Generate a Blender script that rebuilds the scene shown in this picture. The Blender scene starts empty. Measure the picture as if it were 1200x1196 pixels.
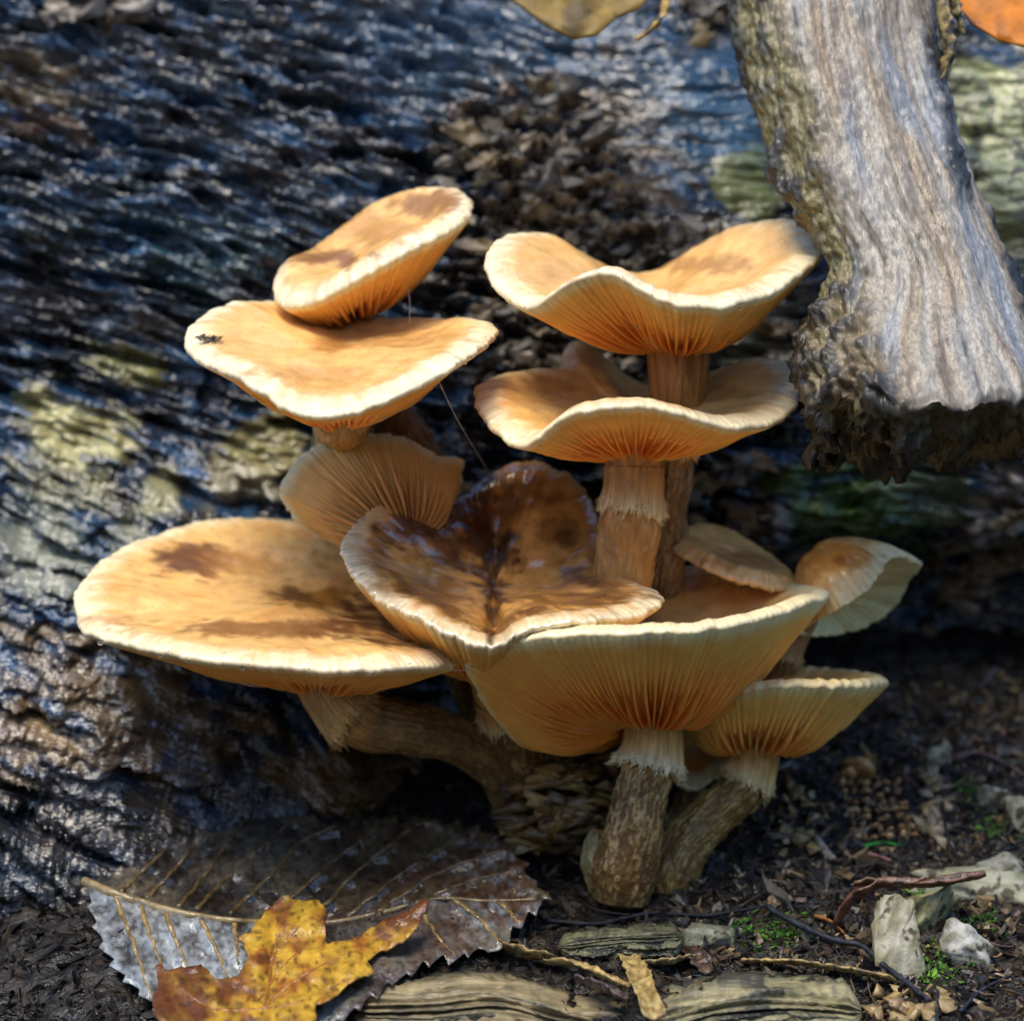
import bpy, bmesh, math, random
import numpy as np
from mathutils import Vector
from mathutils.geometry import delaunay_2d_cdt

# ------------------------------------------------------------------ camera, sky, sun, exposure
K = 2e-4            # metres per unit (a unit is about one photo pixel at the plane of the caps)
DIST = 3000.0       # camera distance in units
Z0 = 0.30
sc = bpy.context.scene
col = sc.collection
cam = bpy.data.cameras.new('camera')
cam.sensor_fit = 'HORIZONTAL'; cam.sensor_width = 36; cam.lens = 90
cam.clip_start = 0.02; cam.clip_end = 200
cam.dof.use_dof = True; cam.dof.focus_distance = (DIST - 130) * K; cam.dof.aperture_fstop = 9.0
camo = bpy.data.objects.new('camera', cam); col.objects.link(camo)
camo.location = (0, -DIST * K, Z0); camo.rotation_euler = (math.radians(90), 0, 0)
sc.camera = camo
w = bpy.data.worlds.new('World'); sc.world = w; w.use_nodes = True
nt = w.node_tree; nt.nodes.clear()
SUN_EL, SUN_AZ = math.radians(60), math.radians(200)     # azimuth clockwise from +Y: behind the camera
sky = nt.nodes.new('ShaderNodeTexSky'); sky.sky_type = 'NISHITA'; sky.sun_disc = False
sky.sun_elevation = SUN_EL; sky.sun_rotation = SUN_AZ; sky.air_density = 1.0; sky.dust_density = 0.1; sky.ozone_density = 2.5
bg = nt.nodes.new('ShaderNodeBackground'); bg.inputs[1].default_value = 0.105
wo = nt.nodes.new('ShaderNodeOutputWorld')
nt.links.new(sky.outputs[0], bg.inputs[0]); nt.links.new(bg.outputs[0], wo.inputs[0])
sun = bpy.data.lights.new('sun', 'SUN'); sun.energy = 1.5; sun.angle = math.radians(32); sun.color = (1.0, 0.88, 0.70)
suno = bpy.data.objects.new('sun', sun); col.objects.link(suno)
sd = Vector((math.sin(SUN_AZ) * math.cos(SUN_EL), math.cos(SUN_AZ) * math.cos(SUN_EL), math.sin(SUN_EL)))
suno.rotation_euler = sd.to_track_quat('Z', 'Y').to_euler(); suno.location = (0, -1, 2)
sc.view_settings.view_transform = 'Standard'; sc.view_settings.look = 'None'
sc.view_settings.exposure = 1.5; sc.view_settings.gamma = 1.0
sc.render.engine = 'CYCLES'
sc.cycles.use_denoising = True
sc.cycles.max_bounces = 6; sc.cycles.diffuse_bounces = 3; sc.cycles.glossy_bounces = 2; sc.cycles.use_adaptive_sampling = True; sc.cycles.adaptive_threshold = 0.02
rng = np.random.default_rng(7)
random.seed(7)

# ------------------------------------------------------------------ helpers
def W(p):
    """(px, py, depth) -> metres"""
    p = np.asarray(p, float); f = (DIST + p[..., 2]) / DIST
    return np.stack([(p[..., 0] - 600) * f * K, p[..., 2] * K, (598 - p[..., 1]) * f * K + Z0], -1)
def WU(X, D, Z):
    return np.stack([X * K, D * K, Z * K + Z0], -1)
def to_px(X, D, Z):
    f = DIST / (DIST + D); return 600 + X * f, 598 - Z * f
def sstep(a, b, x):
    t = np.clip((np.asarray(x, float) - a) / (b - a), 0, 1); return t * t * (3 - 2 * t)
def mix(a, b, t):
    t = np.asarray(t)[..., None]; return np.asarray(a) * (1 - t) + np.asarray(b) * t
_perm = np.random.default_rng(3).permutation(256); _perm = np.concatenate([_perm] * 3)
_g = np.random.default_rng(4).normal(size=(256, 3)); _g /= np.linalg.norm(_g, axis=1)[:, None]
def pn(x, y, z=0.0):
    x, y, z = np.broadcast_arrays(np.asarray(x, float), np.asarray(y, float), np.asarray(z, float))
    xi, yi, zi = np.floor(x).astype(int), np.floor(y).astype(int), np.floor(z).astype(int)
    xf, yf, zf = x - xi, y - yi, z - zi
    u, v, s = [t * t * t * (t * (t * 6 - 15) + 10) for t in (xf, yf, zf)]
    out = 0
    for i in (0, 1):
        for j in (0, 1):
            for k in (0, 1):
                h = _perm[_perm[_perm[(xi + i) & 255] + ((yi + j) & 255)] + ((zi + k) & 255)]
                g = _g[h]
                d = g[..., 0] * (xf - i) + g[..., 1] * (yf - j) + g[..., 2] * (zf - k)
                out = out + d * (u if i else 1 - u) * (v if j else 1 - v) * (s if k else 1 - s)
    return out * 1.5
def fbm(x, y, z=0.0, o=4, g=0.5):
    r, a, f = 0, 1.0, 1.0
    for i in range(o):
        r = r + a * pn(x * f + 17.3 * i, y * f + 5.1 * i, z * f + 9.7 * i); a *= g; f *= 2.03
    return r
def mesh_np(name, v, faces, colr=None, smooth=True):
    v = np.asarray(v, np.float32).reshape(-1, 3); me = bpy.data.meshes.new(name)
    fl = [np.asarray(f, np.int32) for f in (faces if isinstance(faces, list) else [faces])]
    loops = np.concatenate([f.ravel() for f in fl]); sizes = np.concatenate([np.full(len(f), f.shape[1], np.int32) for f in fl])
    me.vertices.add(len(v)); me.vertices.foreach_set('co', v.ravel())
    me.loops.add(len(loops)); me.loops.foreach_set('vertex_index', loops)
    me.polygons.add(len(sizes)); st = np.concatenate([[0], np.cumsum(sizes)[:-1]]).astype(np.int32)
    me.polygons.foreach_set('loop_start', st); me.polygons.foreach_set('loop_total', sizes)
    me.polygons.foreach_set('use_smooth', np.full(len(sizes), smooth))
    me.update(calc_edges=True); me.validate()
    if colr is not None:
        c = np.ones((len(v), 4), np.float32); c[:, :3] = np.clip(np.asarray(colr, np.float32).reshape(-1, 3), 0, 1)
        a = me.attributes.new('Col', 'FLOAT_COLOR', 'POINT'); a.data.foreach_set('color', c.ravel())
    return me
def link(name, me, mat=None, parent=None, label=None, cat=None, group=None, kind=None):
    o = bpy.data.objects.new(name, me); col.objects.link(o)
    if me is not None and mat is not None and not me.materials: me.materials.append(mat)
    if parent is not None: o.parent = parent
    if label: o['label'] = label
    if cat: o['category'] = cat
    if group: o['group'] = group
    if kind: o['kind'] = kind
    return o
def thing(name, label, cat, group=None):
    return link(name, None, None, None, label, cat, group)
def gridf(nr, nc, wrap=True, off=0, flip=False):
    r = np.arange(nr - 1)[:, None]; m = nc if wrap else nc - 1
    c = np.arange(m)[None, :]; c2 = (c + 1) % nc
    f = np.stack([r * nc + c, r * nc + c2, (r + 1) * nc + c2, (r + 1) * nc + c], -1).reshape(-1, 4) + off
    return f[:, ::-1] if flip else f
def grid_normals(P, wrap_cols=True):
    if wrap_cols: du = np.roll(P, -1, 1) - np.roll(P, 1, 1)
    else: du = np.gradient(P, axis=1)
    dv = np.gradient(P, axis=0); n = np.cross(du, dv)
    return n / np.maximum(np.linalg.norm(n, axis=-1, keepdims=True), 1e-9)
def catmull(pts, n, closed=False):
    """resample control points (any dimension) evenly by arc length of the first three"""
    p = np.asarray(pts, float); m = len(p); seg = m if closed else m - 1; q = []
    for i in range(seg):
        if closed: a, b, c, d = p[(i - 1) % m], p[i], p[(i + 1) % m], p[(i + 2) % m]
        else: a, b, c, d = p[max(i - 1, 0)], p[i], p[i + 1], p[min(i + 2, m - 1)]
        t = np.linspace(0, 1, 24, endpoint=False)[:, None]
        q.append(0.5 * (2 * b + (c - a) * t + (2 * a - 5 * b + 4 * c - d) * t * t + (3 * b - a - 3 * c + d) * t ** 3))
    q = np.concatenate(q + [p[:1] if closed else p[-1:]])
    L = np.concatenate([[0], np.cumsum(np.linalg.norm(np.diff(q[:, :3], axis=0), axis=1))])
    s = np.linspace(0, L[-1], n, endpoint=not closed)
    return np.stack([np.interp(s, L, q[:, k]) for k in range(q.shape[1])], -1)
def frames(path):
    t = np.gradient(path, axis=0); t /= np.maximum(np.linalg.norm(t, axis=1, keepdims=True), 1e-9)
    up = np.array([0, 0, 1.0]) if abs(t[0, 2]) < 0.8 else np.array([1.0, 0, 0]); A = []
    a = up
    for i in range(len(path)):
        a = a - t[i] * (a @ t[i]); a /= np.linalg.norm(a) + 1e-9; A.append(a.copy())
    A = np.array(A); return t, A, np.cross(t, A)
def tube(path, rad, seg=10, squash=1.0, rough=0.0, rs=1.0, seed=0, cap=True):
    """path (n,3) in (px,py,d); returns verts (n*seg [+2]), faces, ring grid"""
    path = np.asarray(path, float); n = len(path); rad = np.broadcast_to(np.asarray(rad, float), (n,))
    t, A, B = frames(path); th = np.linspace(0, 2 * np.pi, seg, endpoint=False)
    P = path[:, None] + rad[:, None, None] * (np.cos(th)[None, :, None] * A[:, None] + squash * np.sin(th)[None, :, None] * B[:, None])
    if rough:
        N = P - path[:, None]; N /= np.maximum(np.linalg.norm(N, axis=-1, keepdims=True), 1e-9)
        P = P + N * (rough * fbm(P[..., 0] / rs + seed, P[..., 1] / rs, P[..., 2] / rs, 3))[..., None]
    V = P.reshape(-1, 3); F = [gridf(n, seg)]
    if cap:
        V = np.concatenate([V, path[:1], path[-1:]]); k = n * seg; a = np.arange(seg)
        F += [np.stack([(a + 1) % seg, a, np.full(seg, k)], -1), np.stack([(n - 1) * seg + a, (n - 1) * seg + (a + 1) % seg, np.full(seg, k + 1)], -1)]
    return V, F, P

# ------------------------------------------------------------------ materials
def material(name, rough=0.5, spec=0.5, coat=0.0, coat_rough=0.15, sss=0.0, sss_r=(1, .5, .25), sss_scale=0.001,
             bump=0.0, bump_scale=400.0, bump_dist=0.0003, stretch=(1, 1, 1), var=0.25, var_scale=120.0, rough_var=0.0, rot=(0, 0, 0),
             speckle=None, detail=6.0):
    m = bpy.data.materials.new(name); m.use_nodes = True; n = m.node_tree.nodes; L = m.node_tree.links
    b = n['Principled BSDF']
    at = n.new('ShaderNodeAttribute'); at.attribute_name = 'Col'
    tc = n.new('ShaderNodeTexCoord'); mp = n.new('ShaderNodeMapping'); mp.inputs['Scale'].default_value = stretch; mp.inputs['Rotation'].default_value = rot
    L.new(tc.outputs['Object'], mp.inputs['Vector'])
    nz = n.new('ShaderNodeTexNoise'); nz.inputs['Scale'].default_value = var_scale; nz.inputs['Detail'].default_value = detail - 2; nz.inputs['Roughness'].default_value = 0.65
    L.new(mp.outputs[0], nz.inputs['Vector'])
    mr = n.new('ShaderNodeMapRange'); mr.inputs['From Min'].default_value = 0.3; mr.inputs['From Max'].default_value = 0.7
    mr.inputs['To Min'].default_value = 1 - var; mr.inputs['To Max'].default_value = 1 + var
    L.new(nz.outputs['Fac'], mr.inputs['Value'])
    mul = n.new('ShaderNodeVectorMath'); mul.operation = 'SCALE'
    L.new(at.outputs['Color'], mul.inputs[0]); L.new(mr.outputs[0], mul.inputs['Scale'])
    out = mul.outputs[0]
    if speckle:
        sc_, thr, colr = speckle
        vz = n.new('ShaderNodeTexNoise'); vz.inputs['Scale'].default_value = sc_; vz.inputs['Detail'].default_value = 2
        L.new(mp.outputs[0], vz.inputs['Vector'])
        m2 = n.new('ShaderNodeMapRange'); m2.inputs['From Min'].default_value = thr; m2.inputs['From Max'].default_value = thr + 0.06
        L.new(vz.outputs['Fac'], m2.inputs['Value'])
        mx = n.new('ShaderNodeMix'); mx.data_type = 'RGBA'; mx.inputs['B'].default_value = (*colr, 1)
        L.new(m2.outputs[0], mx.inputs['Factor']); L.new(out, mx.inputs['A']); out = mx.outputs['Result']
    L.new(out, b.inputs['Base Color'])
    b.inputs['Roughness'].default_value = rough; b.inputs['Specular IOR Level'].default_value = spec
    b.inputs['Coat Weight'].default_value = coat; b.inputs['Coat Roughness'].default_value = coat_rough
    if sss:
        b.inputs['Subsurface Weight'].default_value = sss; b.inputs['Subsurface Radius'].default_value = sss_r; b.inputs['Subsurface Scale'].default_value = sss_scale
    if rough_var:
        rz = n.new('ShaderNodeMapRange'); rz.inputs['From Min'].default_value = 0.3; rz.inputs['From Max'].default_value = 0.7
        rz.inputs['To Min'].default_value = max(0.03, rough - rough_var); rz.inputs['To Max'].default_value = min(1, rough + rough_var)
        L.new(nz.outputs['Fac'], rz.inputs['Value']); L.new(rz.outputs[0], b.inputs['Roughness'])
    if bump:
        bz = n.new('ShaderNodeTexNoise'); bz.inputs['Scale'].default_value = bump_scale; bz.inputs['Detail'].default_value = 3; bz.inputs['Roughness'].default_value = 0.6
        L.new(mp.outputs[0], bz.inputs['Vector'])
        bp = n.new('ShaderNodeBump'); bp.inputs['Strength'].default_value = bump; bp.inputs['Distance'].default_value = bump_dist
        L.new(bz.outputs['Fac'], bp.inputs['Height']); L.new(bp.outputs[0], b.inputs['Normal'])
        if coat: L.new(bp.outputs[0], b.inputs['Coat Normal'])
    return m
M = dict(
    cap=material('cap_skin', rough=0.42, spec=0.45, coat=0.4, coat_rough=0.08, sss=0.35, sss_r=(1, .45, .16), sss_scale=0.0016, bump=0.25, bump_scale=900, bump_dist=0.0002, var=0.14, var_scale=260, speckle=(1500, 0.68, (0.22, 0.09, 0.03))),
    dark=material('dark_cap_skin', rough=0.22, spec=0.9, coat=1.0, coat_rough=0.13, sss=0.2, sss_r=(1, .45, .16), sss_scale=0.0012, bump=0.5, bump_scale=700, bump_dist=0.0003, var=0.2, var_scale=260, speckle=(800, 0.70, (0.05, 0.02, 0.01))),
    gill=material('gill_flesh', rough=0.5, spec=0.35, sss=0.55, sss_r=(1, .42, .12), sss_scale=0.0022, var=0.10, var_scale=300),
    stem=material('stem_fibre', rough=0.5, spec=0.4, coat=0.2, bump=0.6, bump_scale=500, bump_dist=0.0005, stretch=(1, 1, .35), var=0.3, var_scale=350),
    wood=material('wet_rotten_wood', rough=0.3, spec=0.6, coat=0.75, coat_rough=0.07, bump=1.0, bump_scale=460, bump_dist=0.0013, stretch=(.4, 1, 1), rot=(0, math.radians(12), 0), var=0.45, var_scale=160, rough_var=0.16),
    branch=material('weathered_branch_wood', rough=0.5, spec=0.4, coat=0.3, bump=0.7, bump_scale=700, bump_dist=0.0006, stretch=(1.6, 1.6, .07), rot=(0, math.radians(-17), 0), var=0.45, var_scale=600),
    bark=material('damp_bark', rough=0.45, spec=0.5, coat=0.15, bump=0.9, bump_scale=500, bump_dist=0.0006, var=0.45, var_scale=300, rough_var=0.15),
    soil=material('dark_wet_soil', rough=0.5, spec=0.5, bump=1.0, bump_scale=500, bump_dist=0.001, var=0.6, var_scale=250, rough_var=0.25),
    litter=material('litter_scraps', rough=0.6, spec=0.35, coat=0.0, bump=0.6, bump_scale=700, bump_dist=0.0004, var=0.4, var_scale=400),
    leaf=material('wet_dead_leaf', rough=0.3, spec=0.6, coat=0.45, coat_rough=0.1, bump=0.7, bump_scale=600, bump_dist=0.0006, var=0.3, var_scale=420, rough_var=0.1),
    dryleaf=material('dull_leaf', rough=0.55, spec=0.35, bump=0.4, bump_scale=400, bump_dist=0.0005, var=0.4, var_scale=120),
    dryleaf2=material('damp_leaf', rough=0.4, spec=0.4, coat=0.2, coat_rough=0.15, bump=0.8, bump_scale=500, bump_dist=0.0005, var=0.4, var_scale=300),
    stone=material('pale_stone', speckle=(220, 0.58, (0.07, 0.06, 0.035)), rough=0.6, spec=0.35, bump=0.8, bump_scale=350, bump_dist=0.0008, var=0.3, var_scale=160),
    moss=material('moss_green', rough=0.6, spec=0.3, sss=0.2, sss_scale=0.0006, var=0.4, var_scale=300),
)
wm = bpy.data.materials.new('water'); wm.use_nodes = True
_b = wm.node_tree.nodes['Principled BSDF']; _b.inputs['Base Color'].default_value = (1, .97, .92, 1); _b.inputs['Roughness'].default_value = 0.02
_b.inputs['Transmission Weight'].default_value = 1.0; _b.inputs['IOR'].default_value = 1.33
M['water'] = wm

# ------------------------------------------------------------------ the setting: ground
def ground_z(X, D, fine=True):
    z = np.where(D > 20, -455 + 0.56 * (D - 20), -455 + 0.42 * (D - 20))
    z = np.where(D < -300, -589 - 160 * (1 - np.exp((D + 300) / 380.0)), z)
    z = np.where(D > 700, -74 + 200 * (1 - np.exp(-(D - 700) / 360.0)), z)
    z = z + 26 * pn(X / 260, D / 220, 2.0) - 22 * np.exp(-((X - 60) / 200) ** 2 - ((D - 150) / 130) ** 2)
    z = z - 40 * sstep(-380, -640, X) * sstep(150, -200, D)
    z = z + 0.45 * np.clip(-(D + 4200), 0, 40000)  # unseen bank added behind the camera to block the low bright sky
    if fine: z = z + 9 * fbm(X / 42, D / 42, 1.0, 4, 0.55)
    return z
def axis_samples(a, b, step, far, nfar):
    g = np.geomspace(step * 3, far, nfar)
    return np.concatenate([a - g[::-1], np.arange(a, b, step), b + g])
gx = axis_samples(-760, 760, 5.0, 60000, 26); gd_ = axis_samples(-420, 620, 4.5, 60000, 26)
GX, GD = np.meshgrid(gx, gd_)
GZ = ground_z(GX, GD)
gc = mix([0.012, 0.009, 0.007], [0.045, 0.03, 0.018], sstep(-.1, .5, fbm(GX / 60, GD / 60, 4, 4)))
gc = mix(gc, [0.07, 0.058, 0.036], sstep(.25, .6, fbm(GX / 25, GD / 25, 8, 3)) * .6)
gc = gc * .38
link('forest_floor', mesh_np('forest_floor', WU(GX, GD, GZ), gridf(len(gd_), len(gx), False), gc), M['soil'], kind='structure')
def gdepth(px, py):
    """depth where the view line through a point meets the ground"""
    d = np.arange(-420, 700, 4.0); f = (DIST + d) / DIST
    below = (598 - py) * f <= ground_z((px - 600) * f, d, False)
    i = np.argmax(below) if below.any() else len(d) - 1
    return float(d[i])

# ------------------------------------------------------------------ the fallen log
LR, LZ, LD = 1000.0, 250.0, 1300.0
def log_disp(X, Z):
    """outward displacement of the log's face"""
    flare = (390 + 130 * sstep(-250, -450, X)) * (1 - sstep(-330, 130, X + 0.25 * Z)) * sstep(150, -340, Z)
    hollow = -150 * sstep(230, 430, X) * sstep(10, -90, Z)
    hollow2 = -120 * np.exp(-((X + 30) / 170) ** 2) * sstep(-150, -330, Z)
    big = 34 * pn(X / 330, Z / 240, 3.1) + 16 * pn(X / 130, Z / 90, 7.7)
    v = Z + 0.30 * np.where(X < 50, X - 50, 0.15 * (X - 50)) + 26 * pn(X / 200, Z / 200, 5.5)
    lowleft = sstep(0, -350, Z) * sstep(0, -300, X)
    v = v + 0.25 * X * lowleft
    rid = 1 - np.abs(fbm(X / 120, v / 17, 1.3, 3, .55)) * 2.2
    gl = 1.45 + 1.3 * lowleft
    rid2 = fbm(X / (34 * gl), v / 11.5, 6.3, 4, .62)
    lump = pn(X / (30 * gl), v / 15, 2.2)
    bkm = sstep(1.15, .8, np.sqrt(((X - 55 + .2 * (Z - 300)) / 150) ** 2 + ((Z - 300) / 240) ** 2) + .3 * pn(X / 40, Z / 40, 9))
    cz = fbm(X / 34, Z / 24, 30.0, 4, .6)
    bk = bkm * (14 + 16 * np.round(cz * 3.2) / 3.2 + 18 * cz + 14 * fbm(X / 14, Z / 11, 33.0, 3, .65))
    calm = 1 - 0.75 * sstep(-60, 120, X) * sstep(150, 330, Z)     # smoother stretch near the top
    crack = -34 * sstep(.25, .5, pn(X / 170, v / 24, 11.0)) - 22 * sstep(.25, .45, pn(X / 60, v / 30, 21.0))
    return flare + hollow + hollow2 + big + calm * (9 * rid + 15 * rid2 + 11 * lump + crack) + bk, v
xs = axis_samples(-740, 740, 2.7, 2600, 16)
ph = np.radians(np.concatenate([np.linspace(-180, -66, 30, endpoint=False), np.linspace(-66, 33, 640, endpoint=False), np.linspace(33, 180, 34, endpoint=False)]))
PX, PH = np.meshgrid(xs, ph)
zn = LZ + LR * np.sin(PH)
disp, V_ = log_disp(PX, zn)
front = sstep(-1.6, -1.2, PH) * (1 - sstep(1.0, 1.6, PH))
fade = 1 - sstep(900, 1400, np.abs(PX))
RR = LR + disp * front * fade
LX, LDp, LZp = PX, LD - RR * np.cos(PH), LZ + RR * np.sin(PH) - 0.03 * PX
lpx, lpy = to_px(LX, LDp, LZp)
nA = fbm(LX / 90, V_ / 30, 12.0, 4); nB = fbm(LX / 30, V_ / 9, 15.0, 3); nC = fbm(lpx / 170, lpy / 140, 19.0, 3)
lc = mix([0.002, 0.003, 0.006], [0.018, 0.075, 0.17], sstep(-.2, .8, nA + .55 * nB))  # dark wood, with the blue of the reflected sky painted into its colour
lc = mix(lc, [0.085, 0.055, 0.024], sstep(.2, .65, nC + .3 * nA) * .5)
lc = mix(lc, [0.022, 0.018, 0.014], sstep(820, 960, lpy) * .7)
def patch(cx, cy, rx, ry, c, k=1.0, ang=0.0, soft=.5, rag=.55):
    global lc
    a = math.radians(ang); dx, dy = lpx - cx, lpy - cy
    u = (dx * math.cos(a) + dy * math.sin(a)) / rx; v = (-dx * math.sin(a) + dy * math.cos(a)) / ry
    q = np.sqrt(u * u + v * v) + rag * nA + .25 * nB
    lc = mix(lc, c, k * (1 - sstep(1 - soft, 1.05, q)))
patch(120, 830, 190, 85, [0.12, 0.082, 0.042], .8, 32, .6, .9)
patch(60, 640, 130, 70, [0.10, 0.13, 0.12], .7, 35, .6, .8)
patch(40, 145, 60, 18, [0.22, 0.12, 0.07], .7, 10, .5, .8)
patch(240, 300, 160, 60, [0.02, 0.07, 0.09], .6, 15, .6, .8)
patch(60, 560, 90, 30, [0.20, 0.19, 0.10], .7, 30, .5, .9)
patch(150, 640, 60, 26, [0.22, 0.23, 0.17], .7, 30, .5, .9)
patch(85, 500, 80, 42, [0.36, 0.33, 0.13], .95, 25)
patch(150, 430, 60, 26, [0.20, 0.19, 0.06], .8, 20)
patch(310, 520, 66, 44, [0.34, 0.31, 0.14], .95, -25)
patch(190, 575, 26, 36, [0.34, 0.33, 0.18], .9, 20)
patch(265, 570, 60, 30, [0.36, 0.34, 0.25], .85, -15)
patch(50, 660, 60, 60, [0.34, 0.34, 0.26], .6, 30)
patch(30, 860, 70, 50, [0.20, 0.13, 0.06], .7, 20, .5, .9)
patch(170, 800, 90, 46, [0.14, 0.10, 0.055], .6, 35, .5, .9)
patch(40, 90, 60, 40, [0.20, 0.14, 0.06], .55, 15)
patch(450, 930, 170, 60, [0.13, 0.075, 0.02], .9, 20)
patch(860, 120, 110, 90, [0.06, 0.16, 0.30], .85, 5)  # this and the next two patches: sky reflection painted in as blue
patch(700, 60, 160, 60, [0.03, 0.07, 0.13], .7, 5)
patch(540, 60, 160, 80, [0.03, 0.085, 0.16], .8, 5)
patch(870, 215, 50, 40, [0.25, 0.28, 0.10], .8, 5)
patch(1160, 180, 110, 130, [0.42, 0.46, 0.24], 1.0, 20, .35, .25)
patch(1170, 270, 80, 50, [0.22, 0.20, 0.06], .8, 20)
patch(1000, 590, 110, 65, [0.085, 0.17, 0.025], .95, 10)
patch(1100, 575, 90, 40, [0.24, 0.28, 0.15], .8, 10)
patch(1170, 580, 50, 40, [0.30, 0.27, 0.24], .8, -30)
patch(900, 380, 60, 80, [0.09, 0.10, 0.07], .6)
patch(660, 300, 170, 215, [0.05, 0.035, 0.022], .9, 0, .4, .5)
_bk = sstep(1.1, .75, np.sqrt(((lpx - 655 - (lpy - 300) * .2) / 150) ** 2 + ((lpy - 300) / 235) ** 2) + .3 * pn(LX / 40, LZp / 40, 9))
_cz = fbm(LX / 34, zn / 24, 30.0, 4, .6) + .5 * fbm(LX / 10, zn / 9, 36.0, 3)
lc = mix(lc, [0.25, 0.20, 0.13], _bk * .9 * sstep(.02, .5, _cz))
_pm = np.exp(-((lpx - 1165) / 110) ** 4 - ((lpy - 180) / 125) ** 4)
_ck = np.minimum(np.abs(pn(lpx / 60, lpy / 46, 40.0)), np.abs(pn(lpx / 52 + 9, lpy / 60, 44.0)))
lc = mix(lc, [0.03, 0.035, 0.03], _pm * .85 * sstep(.075, .02, _ck))
log_root = thing('fallen_log', 'huge wet blackened fallen log with fibrous grain behind the mushroom cluster', 'log')
nr, nc = PX.shape
lv = WU(LX, LDp, LZp).reshape(-1, 3)
lf = gridf(nr, nc, False); wr = np.stack([(nr - 1) * nc + np.arange(nc - 1), (nr - 1) * nc + np.arange(1, nc), np.arange(1, nc), np.arange(nc - 1)], -1)
nv = len(lv); ends = np.concatenate([lv.reshape(nr, nc, 3)[:, 0].mean(0)[None], lv.reshape(nr, nc, 3)[:, -1].mean(0)[None]])
r_ = np.arange(nr)
endf = [np.stack([((r_ + 1) % nr) * nc, r_ * nc, np.full(nr, nv)], -1), np.stack([r_ * nc + nc - 1, ((r_ + 1) % nr) * nc + nc - 1, np.full(nr, nv + 1)], -1)]
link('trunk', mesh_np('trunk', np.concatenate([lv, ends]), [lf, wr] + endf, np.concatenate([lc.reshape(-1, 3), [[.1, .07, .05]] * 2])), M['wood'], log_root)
_fr = (PH > math.radians(-66)) & (PH < math.radians(33)) & (np.abs(PX) < 740)
_lx, _ly, _ld = lpx[_fr], lpy[_fr], LDp[_fr]
def ldepth(px, py):
    d2 = (_lx - px) ** 2 + (_ly - py) ** 2; near = np.argsort(d2)[:12] if False else np.argpartition(d2, 12)[:12]
    return float(np.min(_ld[near]))

# lumpy chunk with real edges (shared by bark plates, crumbs, stones)
def chunk_mesh(name, size, c, seed, flat=0.45, sub=1, rough=0.25, crease=True, c2=None, taper=0.0, fine=0.0):
    r = np.random.default_rng(seed); bm = bmesh.new()
    pts = r.uniform(-1, 1, (11, 3)); pts /= np.maximum(np.abs(pts).max(1, keepdims=True), .55)
    for p in pts: bm.verts.new((p[0], p[1], p[2] * flat))
    h = bmesh.ops.convex_hull(bm, input=bm.verts)
    bmesh.ops.delete(bm, geom=list({e for e in h['geom_interior'] + h['geom_unused'] if isinstance(e, bmesh.types.BMVert)}), context='VERTS')
    if sub: bmesh.ops.subdivide_edges(bm, edges=bm.edges[:], cuts=sub, use_grid_fill=True)
    bmesh.ops.triangulate(bm, faces=bm.faces[:])
    v = np.array([x.co[:] for x in bm.verts]); bm.verts.index_update()
    f = np.array([[x.index for x in q.verts] for q in bm.faces]); bm.free()
    n = v / np.maximum(np.linalg.norm(v, axis=1, keepdims=True), 1e-6)
    nz = fbm(v[:, 0] * 2 + seed, v[:, 1] * 2, v[:, 2] * 2, 3)
    if taper: v[:, :2] *= (1 - taper * v[:, 2:3])
    v = v + n * (rough * nz + fine * fbm(v[:, 0] * 7, v[:, 1] * 7 + seed, v[:, 2] * 7, 3))[:, None]
    cc = mix(c, c2 if c2 is not None else np.asarray(c) * .35, sstep(-.3, .4, nz + .3 * fbm(v[:, 0] * 6, v[:, 1] * 6, v[:, 2] * 6 + seed, 2)))
    me = mesh_np(name, v * np.asarray(size) * K, f, cc, smooth=not crease)
    return me

# crumbling bark on the log between the caps
bark_cols = [[.22, .17, .11], [.13, .10, .075], [.30, .26, .20], [.09, .075, .06], [.26, .19, .09], [.19, .18, .17]]
protos = []
for i in range(18):
    protos.append(chunk_mesh('bark_plate', (1, 1, 1), bark_cols[i % 6], 50 + i, flat=.35, sub=2, rough=.85, crease=i % 2 == 0))
for m_ in protos: m_.materials.append(M['bark'])
def put(me, name, px, py, d, size, rot, parent=None, **kw):
    o = link(name, me, None, parent, **kw)
    o.location = Vector(W((px, py, d))); o.scale = size; o.rotation_euler = rot
    return o
def bark_field(n, sampler, s0, s1, push=3):
    for i in range(n):
        px, py = sampler(); d = ldepth(px, py)
        s = random.uniform(s0, s1)
        put(random.choice(protos), 'bark_plate', px, py, d - push - s * .15, (s * random.uniform(.9, 1.7), s * random.uniform(.7, 1.2), s), (math.radians(90) + random.uniform(-.7, .7), random.uniform(-.5, .5), random.uniform(-.5, .5)), log_root)
def s_mid():
    while True:
        x, y = random.uniform(500, 800), random.uniform(95, 560)
        cx = 600 + (y - 100) * .22
        if ((x - cx) / 125) ** 2 + ((y - 300) / 235) ** 2 < random.uniform(.55, 1.1): return x, y
bark_field(80, s_mid, 6, 18, -1)
bark_field(22, lambda: (random.uniform(790, 940), random.uniform(270, 430)), 7, 15)
bark_field(30, lambda: (random.uniform(800, 930), random.uniform(520, 660)), 8, 18)
bark_field(26, lambda: (random.uniform(1090, 1230), random.gauss(655, 22)), 7, 17, 8)
bark_field(14, lambda: (random.uniform(930, 1230), random.uniform(690, 790)), 6, 13)
bark_field(16, lambda: (random.uniform(60, 170), random.uniform(-20, 25)), 10, 22, 14)
bark_field(10, lambda: (random.uniform(800, 850), random.uniform(-10, 50)), 8, 14, 6)

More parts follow.
